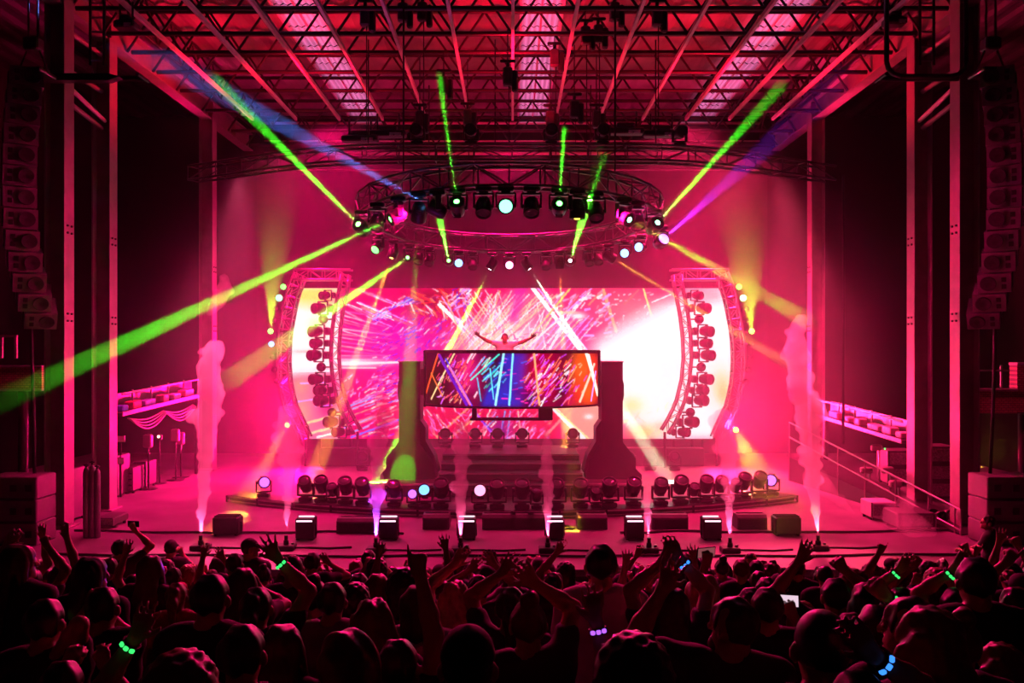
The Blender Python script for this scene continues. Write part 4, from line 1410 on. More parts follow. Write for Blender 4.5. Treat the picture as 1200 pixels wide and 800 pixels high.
# gas cylinders in a rack, left
for k, (px, h) in enumerate(((101, 1.45), (108, 1.5), (114, 1.42), (94, 1.4))):
    x, Y = (px - 600) * 17.0 / 1000, 17.0 + .25 * (k == 3)
    root = thing('gas_cylinder', 'tall slim gas cylinder in the group at the left stage edge, %s of four' % ('second', 'third', 'rightmost', 'leftmost')[k], 'gas cylinder', (x, Y, 0), 'gas cylinders')
    MB().lathe([(.0, 0), (.055, 0), (.06, .03), (.06, h - .18), (.05, h - .1), (.025, h - .05), (.0, h - .05)], None, 14).build('body', M_['alu'], root)
    MB().tube((0, 0, h - .06), (0, 0, h + .03), .02, 8).tube((-.05, 0, h), (.05, 0, h), .014, 6).build('valve', M_['blackmetal'], root)
# road cases, amp racks
M_['rackface'] = mat('rack_face', (0.22, 0.2, 0.22), 0.45, 0.3, .5, 25)


def rack(label, px, pybase, Y, w, h, nslot, name='amp_rack', d=.7, m='case'):
    root = thing(name, label, 'rack' if name == 'amp_rack' else 'case', ((px - 600) * Y / 1000, Y, 0))
    MB().bbox((0, 0, h / 2 + .06), (w, d, h), .02).build('shell', M_[m], root)
    for q in range(nslot):
        z = .06 + h * (q + .5) / nslot
        MB().bbox((0, -d / 2 - .012, z), (w * .84, .025, h / nslot * .72), .008).build('panel', M_['rackface'], root)
    for x in (-1, 1):
        for y in (-1, 1):
            MB().tube((x * w * .4, y * d * .35, 0), (x * w * .4, y * d * .35, .06), .035, 8).build('caster', M_['rubber'], root)
    for x in (-1, 1):
        MB().box((x * w * .49, -d / 2 - .008, h / 2 + .06), (.03, .02, h)).build('edge_strip', M_['alu'], root)
    return root


rack('amp rack with ribbed front at the left rear wall, nearer one', 154.5, 0, 22.6, .36, .62, 4)
rack('amp rack with ribbed front at the left rear wall, further one', 170, 0, 23.4, .34, .66, 4)
rack('low pale-edged road case by the left gas cylinders', 131, 0, 18.2, .40, .16, 1, 'road_case')
rack('dark road case standing beneath the left catwalk', 80, 0, 18.8, .5, 1.1, 3, 'road_case')
rack('small stacked case beneath the monitor screen on the left', 134, 0, 22.0, .5, 1.0, 2, 'road_case')
rack('pale low road case near the right ramp', 1029, 0, 19.0, .55, .34, 1, 'road_case', .6, 'white')
rack('wide dark road case beside the right smoke puff', 1065, 0, 18.0, .8, .3, 1, 'road_case')
rack('dark tall rack behind the right ramp rail', 1095, 0, 21.5, .7, 1.3, 3)
rack('pale amp rack at the far right behind a person', 1172, 0, 17.3, .45, .95, 2, 'amp_rack', .6, 'grey')
rack('dark equipment case under the right balcony beam', 1050, 0, 24.0, .8, .9, 2, 'road_case')

for k, (px, py, Y) in enumerate(((141, 514, 21.6), (140, 540, 21.6))):
    root = thing('monitor_screen', '%s small pale screen behind the left column' % ('upper', 'lower')[k], 'monitor', at(px, py, Y))
    MB().bbox((0, 0, 0), (.24, .05, .17), .01).build('case', M_['grey'], root)
    MB().box((0, -.03, 0), (.21, .01, .14)).build('screen', M_['white'], root)
    strut(root, (0, .03, 0), (0, .03, -root.location.z + .02), .02, M_['blackmetal'], 'stand')

# side balcony beams with a rail of odds and ends
for sx in (-1, 1):
    nm = SIDE[sx]
    if sx < 0:
        a, b = Vector((-9.9, 20.4, 1.95)), Vector((-9.5, 26.3, 2.15))
        a, b = at(131, 486, 20.5), at(232, 462, 26.0)
    else:
        a, b = at(1069, 518, 20.5), at(966, 487, 26.0)
    d = b - a
    root = thing('side_catwalk', '%s side catwalk beam with a bright lower edge' % nm, 'catwalk', a)
    q = d.to_track_quat('Y', 'Z').to_matrix()
    L = d.length
    mid = d / 2
    MB().box(mid, (.5, L, .08), q).build('deck', M_['roofsteel'], root)
    MB().box(mid + q @ Vector((-sx * .26, 0, .02)), (.03, L, .10), q).build('edge_beam', M_['steel'], root)
    MB().box(mid + q @ Vector((sx * .2, 0, .24)), (.03, L, .42), q).build('backboard', M_['roofsteel'], root)
    strut(root, q @ Vector((-sx * .25, 0, .5)), d + q @ Vector((-sx * .25, 0, .5)), .025, M_['alu'], 'rail')
    for t in np.linspace(0, 1, 6):
        strut(root, d * t, d * t + Vector((0, 0, .52)), .025, M_['alu'], 'rail_post')
    for t in (.02, .98):
        strut(root, d * t, d * t - Vector((0, 0, a.z + d.z * t)), .07, M_['roofsteel'], 'support_post')
    cols_ = [(.1, .25, .8), (.8, .05, .2), (.25, .35, .8), (.85, .3, .4), (.7, .7, .75), (.9, .4, .5)]
    for k, t in enumerate((.08, .2, .34, .52, .66, .82)):
        c = a + d * t + q @ Vector((-sx * .02, 0, .04))
        col = cols_[k] if sx < 0 else (.8, .6 - .05 * k, .62)
        o = MB().bbox((0, 0, .08 + .02 * (k % 2)), (.24, .3 + .16 * (k % 3), .14 + .05 * (k % 2)), .02).build('equipment_bag', mat('bag_cloth', col, .7, 0, .2, 8), None, Matrix.Translation(c) @ q.to_4x4())
        tag(o, 'bundle lying on the %s side catwalk, %s from the audience end' % (nm, NUM[k]), 'bag', 'bundles on the %s catwalk' % nm)
# swagged cables under the left catwalk
pa, pb = at(150, 490, 21.5), at(226, 474, 25.5)
root = thing('cable_swag', 'loops of cable hanging beneath the left side catwalk', 'cable')
for k in range(4):
    pts = []
    for t in np.linspace(0, 1, 25):
        p = pa + (pb - pa) * t
        pts.append((p.x + .03 * k, p.y, p.z - (.12 + .06 * k) * abs(math.sin(t * math.pi * 2)) - .02 * k))
    MB().path(pts, .022, 5).build('loop', M_['steel'], root)
# lamp post and stands on the left wing
root = thing('work_light', 'small stand with a pale work light in the left wing', 'lamp', ((187 - 600) * .024, 24.0, 0))
MB().tube((0, 0, .02), (0, 0, 1.25), .02, 8).build('stand', M_['blackmetal'], root)
MB().lathe([(0, 0), (.2, 0), (.2, .02), (.0, .02)], None, 16).build('base', M_['blackmetal'], root)
MB().bbox((0, 0, 1.3), (.14, .12, .16), .03).build('housing', M_['fixture'], root)
MB().lathe([(0, 0), (.035, 0), (.035, .02), (0, .02)], Matrix.Translation((0, -.06, 1.32)) @ Matrix.Rotation(math.pi / 2, 4, 'X'), 10).build('lens', glow('worklamp', (1, .75, .5), 6), root)
for k, (px, Y, h) in enumerate(((206, 24.6, 1.5), (212, 25.2, 1.35), (174, 23.0, 1.5))):
    root = thing('equipment_stand', 'thin upright stand in the left wing, %s' % ('hung with a red box', 'further back with a box on top', 'nearest the racks')[k], 'stand', ((px - 600) * Y / 1000, Y, 0))
    MB().tube((0, 0, .02), (0, 0, h), .025, 8).build('pole', M_['blackmetal'], root)
    MB().lathe([(0, 0), (.25, 0), (.25, .02), (0, .02)], None, 16).build('base', M_['blackmetal'], root)
    MB().bbox((0, -.03, h - .2), (.22, .18, .36), .03).build('box', M_['steel'], root)

# right wing: ramp with hand rail
R0, R1 = at(925, 505, 24.5), at(1126, 612, 17.2)
root = thing('ramp_railing', 'long tubular railing of the ramp descending at the right of the stage', 'railing', (R1.x, R1.y, 0))
off = Vector((-R1.x, -R1.y, 0))
hs = Vector((0, 0, 0))
for zt in (0.0, -.42):
    strut(root, R0 + off + Vector((0, 0, zt + .25)), R1 + off + Vector((0, 0, zt + .25)), .024, M_['alu'], 'rail', 8)
for t in (0, .18, .36, .53, .70, .86, .975, 1.0):
    p = R0 + (R1 - R0) * t
    strut(root, Vector((p.x, p.y, 0)) + off, p + off + Vector((0, 0, .25)), .022, M_['steel'], 'post', 8)
rp = MB()
prm = [R0, R1]
rp.prism([(-.0, 0), (0, 0.02)], 0, 0) if False else None
for t0, t1 in ((0, 1),):
    w = Vector((.9, .25, 0))
    z0, z1 = max(.05, R0.z - .75), max(.02, R1.z - .55)
    V = [Vector((R0.x, R0.y, 0)), Vector((R1.x, R1.y, 0)), Vector((R1.x, R1.y, 0)) + w, Vector((R0.x, R0.y, 0)) + w]
    T = [Vector((v.x, v.y, z0 if k in (0, 3) else z1)) for k, v in enumerate(V)]
    rp.add([v + off for v in V + T], [(0, 1, 2, 3), (4, 5, 6, 7), (0, 1, 5, 4), (1, 2, 6, 5), (2, 3, 7, 6), (3, 0, 4, 7)])
tag(rp.build('ramp_deck', M_['riser'], root))
# clamps and small lamps piled by the right ramp
for k, (px, Y) in enumerate(((1083, 18.4), (1092, 18.6), (1101, 18.3), (1110, 18.5), (1118, 18.3))):
    small_can('small black lamp lying in the pile by the right ramp end, %s from the left' % NUM[k], Vector(((px - 600) * Y / 1000, Y, .16)), Vector(((px - 600) * Y / 1000 - .4 + .2 * k, Y - 1, .4)), None, .12, .3, 'lamps piled by the right ramp')
# light stand near the right catwalk, tangle of gear
for k, (px, Y, h) in enumerate(((1024, 23.4, 1.15), (1036, 20.8, .9), (1012, 21.5, .8), (1046, 19.6, .75))):
    root = thing('equipment_stand', 'upright stand behind the right ramp rail, %s' % ('tall with a signal box', 'middle one', 'leftmost low one', 'nearest low one')[k], 'stand', ((px - 600) * Y / 1000 + .15, Y, 0))
    MB().tube((0, 0, .02), (0, 0, h), .025, 8).build('pole', M_['alu'], root)
    MB().lathe([(0, 0), (.22, 0), (.22, .02), (0, .02)], None, 16).build('base', M_['blackmetal'], root)
    MB().bbox((-.08, 0, h - .08), (.3, .14, .16), .03).build('box', M_['steel'], root)
    if k == 0:
        MB().bbox((.12, -.08, h - .1), (.04, .02, .05), .01).build('indicator', glow('green_dot', (.1, 1, .2), 2), root)
# trunk cable at the right and hanging cables
for k, (px, y0, y1, Y) in enumerate(((988, 205, 520, 20.5), (36, 372, 600, 16.75), (1166, 372, 560, 16.75))):
    a, b = at(px, y0, Y), at(px + (0, 5, -6)[k], y1, Y)
    tag(MB().path([a, (a + b) / 2 + Vector((.02, 0, 0)), Vector((b.x, b.y, max(.02, b.z)))], .035, 6).build('hanging_cable', M_['rubber']), ('thick cable dropping from the right end of the long truss', 'cable dropping from the left hanging loudspeaker column', 'cable dropping from the right hanging loudspeaker column')[k], 'cable')
# ------------------------------------------------------------------ people: bodies as one smooth surface grown from a posed skeleton
class Field:
    """Signed distances on a grid; shapes are blended in, then the zero surface becomes a quad mesh."""

    def __init__(s, lo, hi, h):
        s.lo, s.h = np.array(lo, float), h
        s.n = np.ceil((np.array(hi) - s.lo) / h).astype(int) + 1
        s.D = np.full(s.n, 0.2, np.float32)
        s.ax = [s.lo[k] + h * np.arange(s.n[k]) for k in range(3)]

    def win(s, lo, hi):
        a = np.maximum(((np.array(lo) - s.lo) / s.h).astype(int) - 1, 0)
        b = np.minimum(((np.array(hi) - s.lo) / s.h).astype(int) + 2, s.n)
        if (a >= b).any():
            return None, None
        w = tuple(slice(i, j) for i, j in zip(a, b))
        return w, np.meshgrid(*[s.ax[k][a[k]:b[k]] for k in range(3)], indexing='ij')

    def put(s, w, d, k):
        v = s.D[w]
        if k > 0:
            e = np.maximum(k - np.abs(v - d), 0) / k
            s.D[w] = np.minimum(v, d) - e * e * k / 4
        else:
            s.D[w] = np.minimum(v, d)

    def cone(s, a, b, ra, rb, k=.03, flat=None):
        a, b = np.array(a, float), np.array(b, float)
        m = max(ra, rb) + .06 + k
        w, P = s.win(np.minimum(a, b) - m, np.maximum(a, b) + m)
        if w is None:
            return
        d = b - a
        L = max(float(d @ d), 1e-9)
        q = [P[i] - a[i] for i in range(3)]
        t = np.clip((q[0] * d[0] + q[1] * d[1] + q[2] * d[2]) / L, 0, 1)
        q = [q[i] - t * d[i] for i in range(3)]
        if flat is not None:                       # squash along one direction
            f = np.array(flat[0], float)
            f /= np.linalg.norm(f)
            c = (q[0] * f[0] + q[1] * f[1] + q[2] * f[2]) * (flat[1] - 1)
            q = [q[i] + c * f[i] for i in range(3)]
        r = np.sqrt(q[0] ** 2 + q[1] ** 2 + q[2] ** 2)
        s.put(w, (r - (ra + (rb - ra) * t)).astype(np.float32), k)

    def ball(s, c, r, k=.02, M=None, sub=False):
        c, r = np.array(c, float), np.array(r, float)
        m = r.max() + .05 + k
        w, P = s.win(c - m, c + m)
        if w is None:
            return
        q = [P[i] - c[i] for i in range(3)]
        if M is not None:
            q = [sum(M[j][i] * q[j] for j in range(3)) for i in range(3)]
        q = [q[i] / r[i] for i in range(3)]
        l = np.sqrt(q[0] ** 2 + q[1] ** 2 + q[2] ** 2) + 1e-6
        d = ((l - 1) * r.min() * (.6 + .4 * np.minimum(l, 1.6))).astype(np.float32)
        if sub:
            s.D[w] = np.maximum(s.D[w], -d)
        else:
            s.put(w, d, k)

    def cut(s, fn):
        P = np.meshgrid(*s.ax, indexing='ij')
        s.D = np.maximum(s.D, fn(*P).astype(np.float32))

    def rough(s, fn):
        P = np.meshgrid(*s.ax, indexing='ij')
        s.D = s.D + fn(*P).astype(np.float32)

    def mesh(s, name):
        D = s.D
        D[0], D[-1], D[:, 0], D[:, -1], D[:, :, 0], D[:, :, -1] = (1,) * 6
        I = D < 0
        n = s.n - 1
        cnt = np.zeros(n, np.int8)
        for i in (0, 1):
            for j in (0, 1):
                for k in (0, 1):
                    cnt += I[i:n[0] + i, j:n[1] + j, k:n[2] + k]
        act = np.argwhere((cnt > 0) & (cnt < 8))
        idx = np.full(n, -1, np.int32)
        idx[tuple(act.T)] = np.arange(len(act))
        acc = np.zeros((len(act), 3))
        c = np.zeros(len(act))
        cor = [(0, 0, 0), (1, 0, 0), (0, 1, 0), (1, 1, 0), (0, 0, 1), (1, 0, 1), (0, 1, 1), (1, 1, 1)]
        V = [D[act[:, 0] + o[0], act[:, 1] + o[1], act[:, 2] + o[2]] for o in cor]
        for a, b in ((0, 1), (2, 3), (4, 5), (6, 7), (0, 2), (1, 3), (4, 6), (5, 7), (0, 4), (1, 5), (2, 6), (3, 7)):
            x = (V[a] < 0) != (V[b] < 0)
            t = np.where(x, V[a] / np.where(x, V[a] - V[b], 1), 0)
            for q in range(3):
                acc[:, q] += np.where(x, cor[a][q] + t * (cor[b][q] - cor[a][q]), 0)
            c += x
        P = s.lo + s.h * (act + acc / c[:, None])
        F = []
        for q in range(3):
            u, v = [(1, 2), (2, 0), (0, 1)][q]
            A = np.moveaxis(I, (q, u, v), (0, 1, 2))
            G = np.moveaxis(idx, (q, u, v), (0, 1, 2))
            x = A[:-1, 1:-1, 1:-1] != A[1:, 1:-1, 1:-1]
            e = np.argwhere(x)
            if not len(e):
                continue
            i, j, k = e[:, 0], e[:, 1] + 1, e[:, 2] + 1
            f = np.stack([G[i, j - 1, k - 1], G[i, j, k - 1], G[i, j, k], G[i, j - 1, k]], 1)
            fl = ~A[i, j, k]
            f[fl] = f[fl][:, ::-1]
            F.append(f)
        F = np.concatenate(F)
        me = bpy.data.meshes.new(name)
        me.vertices.add(len(P))
        me.vertices.foreach_set('co', P.astype(np.float32).reshape(-1))
        me.loops.add(F.size)
        me.loops.foreach_set('vertex_index', F.reshape(-1).astype(np.int32))
        me.polygons.add(len(F))
        me.polygons.foreach_set('loop_start', np.arange(0, F.size, 4, dtype=np.int32))
        me.polygons.foreach_set('use_smooth', np.ones(len(F), bool))
        me.update(calc_edges=True)
        return me


def unit(v):
    v = np.array(v, float)
    return v / max(np.linalg.norm(v), 1e-9)


NECK = np.array((0, -.005, 1.475))
HEADC = np.array((0, .02, 1.632))


def shoulder(sd, up):
    return np.array((sd * (.178 - .02 * up), -.01, 1.425 + .045 * up))


def arm_from(sd, spec):
    """Joint positions for one arm: a named resting arm, or a wrist target reached by bending the elbow."""
    kind = spec[0]
    if kind == 'down':
        S = shoulder(sd, 0)
        E = S + np.array((sd * .07, -.02, -.285))
        W = E + np.array((sd * .01, .06, -.25))
        return S, E, W, unit((0, .15, -1)), 'relax'
    T = np.array(spec[1], float)
    S = shoulder(sd, np.clip((T[2] - 1.25) / .5, 0, 1))
    a, b = .295, .265
    v = T - S
    L = np.linalg.norm(v)
    if L > a + b - .004:
        T = S + v / L * (a + b - .004)
        v = T - S
        L = np.linalg.norm(v)
    L = max(L, .12)
    x = (a * a - b * b + L * L) / (2 * L)
    hh = math.sqrt(max(a * a - x * x, 0))
    pole = np.array(spec[3] if len(spec) > 3 else (sd * .55, .1, -.7), float)
    d = v / np.linalg.norm(v)
    pole = unit(pole - d * (pole @ d))
    E = S + d * x + pole * hh
    f = unit(T - E)
    up = np.array(spec[4], float) if len(spec) > 4 else f + np.array((0, .0, .35))
    return S, E, T, unit(up), spec[2]


def add_hand(F, W, f, palm_n, sd, kind):
    """Palm, four unequal fingers and a thumb; f is the way the fingers point, palm_n the way the palm faces."""
    f = unit(f)
    n = unit(np.array(palm_n) - f * (np.array(palm_n) @ f))
    u = np.cross(f, n) * sd                                            # towards the thumb
    for o in (-.022, .0, .022):
        F.cone(W + u * o * .6, W + f * .085 + u * o * 1.2, .017, .015, .014)
    L = (.066, .080, .086, .078)                                       # little to index
    for i in range(4):
        o = (-.034, -.012, .011, .033)[i]
        base = W + f * (.082 if i in (1, 2) else .074) + u * o
        spread = {'open': 10, 'spread': 20}.get(kind, 2.5)
        d = unit(f * math.cos(math.radians(spread * o / .034)) + u * math.sin(math.radians(spread * o / .034)))
        b1, b2 = {'open': (.1, .22), 'spread': (.05, .2), 'fist': (1.5, 2.9), 'point': (1.5, 2.9), 'relax': (.35, .9), 'grip': (.8, 1.7)}[kind]
        if kind == 'point' and i == 3:
            b1, b2 = .05, .1
        d1 = unit(d * math.cos(b1) + n * math.sin(b1))
        d2 = unit(d * math.cos(b2) + n * math.sin(b2))
        m = base + d1 * L[i] * .52
        F.cone(base, m, .0108, .0100, .006)
        F.cone(m, m + d2 * L[i] * .5, .0100, .0085, .004)
    tb = W + f * .022 + u * .026
    td = unit(f * .72 + u * (.75 if kind in ('open', 'spread', 'relax') else .25) + n * (.15 if kind in ('open', 'spread') else .5))
    F.cone(tb, tb + td * .045, .0140, .0120, .012)
    F.cone(tb + td * .045, tb + td * .045 + unit(td + f * .5) * .034, .0118, .0095, .006)


def head_basis(yaw, nod):
    return np.array((Matrix.Rotation(yaw, 3, 'Z') @ Matrix.Rotation(nod, 3, 'X')))


def build_body(arms, yaw=0.0, nod=0.0, h=.012, build=1.0, lean=(0, 0), legs=True, step=0.0):
    """Returns (body mesh, shirt mesh, arm joints, head matrix). Faces +Y, 1.75 m tall, feet at z = 0."""
    J = {sd: arm_from(sd, arms[0 if sd < 0 else 1]) for sd in (-1, 1)}
    pts = [HEADC + .16, HEADC - .16, (-.27, -.2, 0 if legs else .8), (.27, .24, .3)]
    for S, E, W, f, k in J.values():
        pts += [E + .08, E - .08, W + f * .2 + .05, W + f * .2 - .05, W - .05]
    pts = np.array([np.array(p, float) for p in pts])
    F = Field(pts.min(0) - .03, pts.max(0) + .03, h)
    b = build

    def torso(G, o=0.0, k=.05):
        sq = ((0, 1, 0), 1.45)
        G.cone((-.075, 0, .96), (.075, 0, .96), .125 * b + o, .125 * b + o, k, sq)
        G.cone((-.055, .0, 1.10), (.055, .0, 1.10), .115 * b + o, .115 * b + o, k, sq)
        G.cone((-.09, -.01, 1.30), (.09, -.01, 1.30), .13 * b + o, .13 * b + o, k, sq)
        G.cone((-.125, -.02, 1.41), (.125, -.02, 1.41), .075 * b + o, .075 * b + o, k, sq)
        G.cone((-.06, -.015, 1.45), (.06, -.015, 1.45), .07 + o, .07 + o, k)
    torso(F)
    for sd, (S, E, W, f, kind) in J.items():
        F.cone((sd * .10, -.015, 1.42), S, .07 * b, .063 * b, .05)
        F.cone(S, E, .056 * b, .043 * b, .03)
        F.cone(E, E + (W - E) * .35, .043 * b, .042 * b, .02)
        F.cone(E + (W - E) * .35, W, .042 * b, .027, .02)
        pn = (0, 1, -.1) if f[2] > -.2 else (-sd, 0, 0)
        if abs(f[2]) < .35:
            pn = (0, .2, -1)
        add_hand(F, W, f, pn, sd if f[2] > -.2 else sd, kind)
    if legs:
        for sd in (-1, 1):
            hp, kn, an = np.array((sd * .09, 0, .93)), np.array((sd * .10, .03 + sd * step * .3, .50)), np.array((sd * .105, -.03 + sd * step, .085))
            F.cone(hp, kn, .088 * b, .056, .04)
            F.cone(kn, kn + (an - kn) * .4, .055, .056, .03)
            F.cone(kn + (an - kn) * .4, an, .056, .036, .03)
            F.cone(an + (0, -.03, -.045), an + (0, .14, -.055), .036, .032, .03)
    # neck and head
    R = head_basis(yaw, nod)
    F.cone(NECK + (0, 0, -.05), HEADC + R @ np.array((0, -.03, -.05)), .062 * b, .055, .03)

    def hp(x, y, z):
        return HEADC + R @ np.array((x, y, z))
    F.ball(hp(0, -.012, .02), (.076, .096, .098), .02, R.T)
    F.ball(hp(0, .028, -.055), (.056, .062, .066), .035, R.T)
    F.cone(hp(-.026, .066, .028), hp(.026, .066, .028), .022, .022, .02)
    F.cone(hp(0, .088, .012), hp(0, .108, -.026), .010, .014, .012)
    F.ball(hp(0, .078, -.098), (.022, .018, .018), .02, R.T)
    F.cone(hp(-.018, .083, -.062), hp(.018, .083, -.062), .011, .011, .012)
    for sd in (-1, 1):
        F.ball(hp(sd * .032, .100, .002), (.017, .015, .011), 0, R.T, True)
        F.ball(hp(sd * .032, .080, .000), (.013, .013, .011), .004, R.T)
        F.ball(hp(sd * .084, -.008, -.010), (.016, .024, .034), .006, R.T)
    body = F.mesh('body')
    # top: torso and short sleeves, a little proud of the skin
    G = Field((-.36, -.22, .84), (.36, .22, 1.62), .018)
    torso(G, .014)
    for sd, (S, E, W, f, kind) in J.items():
        G.cone((sd * .10, -.015, 1.42), S, .085 * b, .076 * b, .05)
        G.cone(S, S + (E - S) * .5, .072 * b, .066 * b, .04)
    nk = NECK + np.array((0, .02, .03))
    G.ball(nk, (.072, .08, .07), 0, None, True)
    G.cut(lambda x, y, z: .865 + .012 * np.sin(x * 31) - z)
    G.rough(lambda x, y, z: .004 * np.sin(z * 40 + 9 * x) * np.sin(x * 23 + 2 * y) + .003 * np.sin(z * 17 - x * 30))
    shirt = G.mesh('shirt')
    Hm = Matrix([list(R[0]) + [HEADC[0]], list(R[1]) + [HEADC[1]], list(R[2]) + [HEADC[2]], [0, 0, 0, 1]])
    return body, shirt, J, Hm


def trousers_mesh():
    G = Field((-.3, -.22, .0), (.3, .26, 1.04), .016)
    G.cone((-.075, 0, .96), (.075, 0, .96), .139, .139, .05, ((0, 1, 0), 1.4))
    for sd in (-1, 1):
        G.cone((sd * .09, 0, .93), (sd * .10, .03, .50), .106, .076, .04)
        G.cone((sd * .10, .03, .50), (sd * .105, -.03, .13), .074, .062, .03)
    G.cut(lambda x, y, z: np.maximum(z - 1.0, .1 - z))
    return G.mesh('trousers')


def shoe_mesh():
    G = Field((-.24, -.16, -.01), (.24, .24, .16), .012)
    for sd in (-1, 1):
        G.cone((sd * .105, -.06, .045), (sd * .11, .13, .038), .05, .045, .03)
        G.cone((sd * .105, -.04, .05), (sd * .105, -.035, .11), .05, .048, .03)
    G.cut(lambda x, y, z: .004 - z)
    return G.mesh('shoes')


def hair_mesh(kind):
    """In the head's own frame."""
    G = Field((-.30, -.30, -.52), (.30, .26, .26), .0125)
    fr = lambda x, y, z: .0035 * np.sin(x * 95 + 20 * z) + .003 * np.sin(y * 80 + x * 40)
    if kind in ('short', 'beard'):
        G.ball((0, -.02, .026), (.090, .106, .102), 0)
        G.ball((0, .115, -.045), (.080, .085, .105), 0, None, True)
        for sd in (-1, 1):
            G.ball((sd * .09, .0, -.022), (.03, .042, .042), 0, None, True)
        G.cut(lambda x, y, z: -.075 + .5 * (y + .05) - z)
        G.rough(fr)
        if kind == 'beard':
            G.ball((0, .045, -.085), (.060, .062, .052), .01)
            G.ball((0, .112, -.045), (.034, .03, .03), 0, None, True)
    elif kind == 'cropped':
        G.ball((0, -.016, .024), (.0825, .100, .099), 0)
        G.ball((0, .115, -.04), (.078, .082, .10), 0, None, True)
        G.cut(lambda x, y, z: -.035 + .4 * y - z)
    elif kind in ('long', 'wavy', 'fair'):
        G.ball((0, -.02, .028), (.095, .110, .104), 0)
        w = 1.5 if kind != 'long' else 1.0
        G.cone((0, -.06, .02), (0, -.10, -.20), .088, .10 * w, .05, ((0, 1, 0), 1.7))
        G.cone((0, -.10, -.20), (0, -.115, -.40 if kind == 'long' else -.36), .10 * w, .07 * w, .05, ((0, 1, 0), 1.9))
        for sd in (-1, 1):
            G.cone((sd * .075, .0, .0), (sd * .10 * w, -.01, -.25), .034, .035, .03)
        G.ball((0, .125, -.05), (.068, .10, .12), 0, None, True)
        a, q = (.0055, 6) if kind == 'long' else (.0085, 13)
        G.rough(lambda x, y, z: a * np.sin(x * 62 + y * 40 + 2.2 * np.sin(z * q)) + .45 * a * np.sin(x * 130 - y * 70 + 1.5 * np.sin(z * q + 1)))
    elif kind == 'curly':
        G.ball((0, -.025, .035), (.115, .128, .125), 0)
        G.cone((0, -.06, 0), (0, -.08, -.13), .10, .11, .05)
        G.ball((0, .135, -.05), (.078, .10, .11), 0, None, True)
        G.rough(lambda x, y, z: .012 * np.sin(x * 85) * np.sin(y * 85 + 1) * np.sin(z * 85 + 2))
    elif kind in ('bun', 'ponytail'):
        G.ball((0, -.02, .026), (.089, .106, .102), 0)
        G.ball((0, .115, -.045), (.075, .088, .108), 0, None, True)
        G.cut(lambda x, y, z: -.07 + .4 * (y + .02) - z)
        if kind == 'bun':
            G.ball((0, -.06, .145), (.05, .05, .045), .02)
        else:
            G.cone((0, -.11, .06), (0, -.17, -.02), .035, .045, .03)
            G.cone((0, -.17, -.02), (0, -.15, -.26), .045, .02, .03)
        G.rough(fr)
    elif kind == 'bob':
        G.ball((0, -.02, .026), (.098, .112, .106), 0)
        G.cone((0, -.05, .0), (0, -.06, -.12), .092, .098, .05)
        G.ball((0, .125, -.05), (.070, .10, .13), 0, None, True)
        G.cut(lambda x, y, z: -.165 + .1 * y - z)
        G.rough(lambda x, y, z: .006 * np.sin(x * 80 + z * 12))
    elif kind in ('cap', 'backcap'):
        G.ball((0, -.014, .045), (.088, .106, .098), 0)
        G.cut(lambda x, y, z: .028 - z)
        s = 1 if kind == 'cap' else -1
        G.cone((-.03, s * .10, .036), (.03, s * .10, .036), .055, .055, .01, ((0, 0, 1), 6))
        G.cone((-.02, s * .13, .034), (.02, s * .13, .034), .05, .05, .01, ((0, 0, 1), 6))
        G.ball((0, -.014, .143), (.012, .012, .008), .004)
    elif kind == 'hood':
        G.ball((0, -.03, .02), (.115, .13, .135), 0)
        G.cone((0, -.05, -.05), (0, -.04, -.17), .11, .13, .05)
        G.ball((0, .14, -.01), (.082, .13, .12), 0, None, True)
        G.rough(lambda x, y, z: .006 * np.sin(z * 40 + x * 20))
    return G.mesh(kind + '_hair' if kind not in ('cap', 'backcap', 'hood') else kind)


HAIR = {k: hair_mesh(k) for k in ('short', 'beard', 'cropped', 'long', 'wavy', 'curly', 'bun', 'ponytail', 'bob', 'cap', 'backcap', 'hood')}
HAIR['fair'] = HAIR['wavy']
TROUSERS, SHOES = trousers_mesh(), shoe_mesh()
SKINS = [mat('skin_%d' % i, c, .45, 0, .08, 12) for i, c in enumerate(((.42, .22, .15), (.52, .30, .21), (.30, .15, .09), (.16, .075, .045)))]
HAIRM = {k: mat('hair_' + k, c, .38, 0, .3, 30) for k, c in {'dark': (.014, .009, .007), 'brown': (.06, .03, .015), 'fair': (.48, .32, .16), 'auburn': (.16, .05, .02)}.items()}
CLOTH = {k: mat('cloth_' + k, c, .8, 0, .15, 10, .1) for k, c in {'black': (.012, .012, .013), 'charcoal': (.04, .04, .045), 'white': (.62, .6, .6), 'grey': (.2, .2, .21), 'olive': (.20, .17, .04), 'navy': (.02, .03, .08), 'red': (.3, .03, .03), 'denim': (.05, .07, .13)}.items()}
SHOEM = mat('shoe_leather', (.03, .028, .028), .5, 0, .2, 12)
HWORD = {'short': 'short', 'beard': 'short', 'cropped': 'cropped', 'long': 'long straight', 'wavy': 'long wavy', 'fair': 'long fair', 'curly': 'curly', 'bun': 'bun-tied', 'ponytail': 'ponytailed', 'bob': 'bobbed'}
BANDCOL = {'green': (.05, 1.0, .18), 'purple': (.42, .10, 1.0), 'blue': (.04, .25, 1.0), 'red': (1.0, .05, .04)}
_band = {}
PEOPLE = []


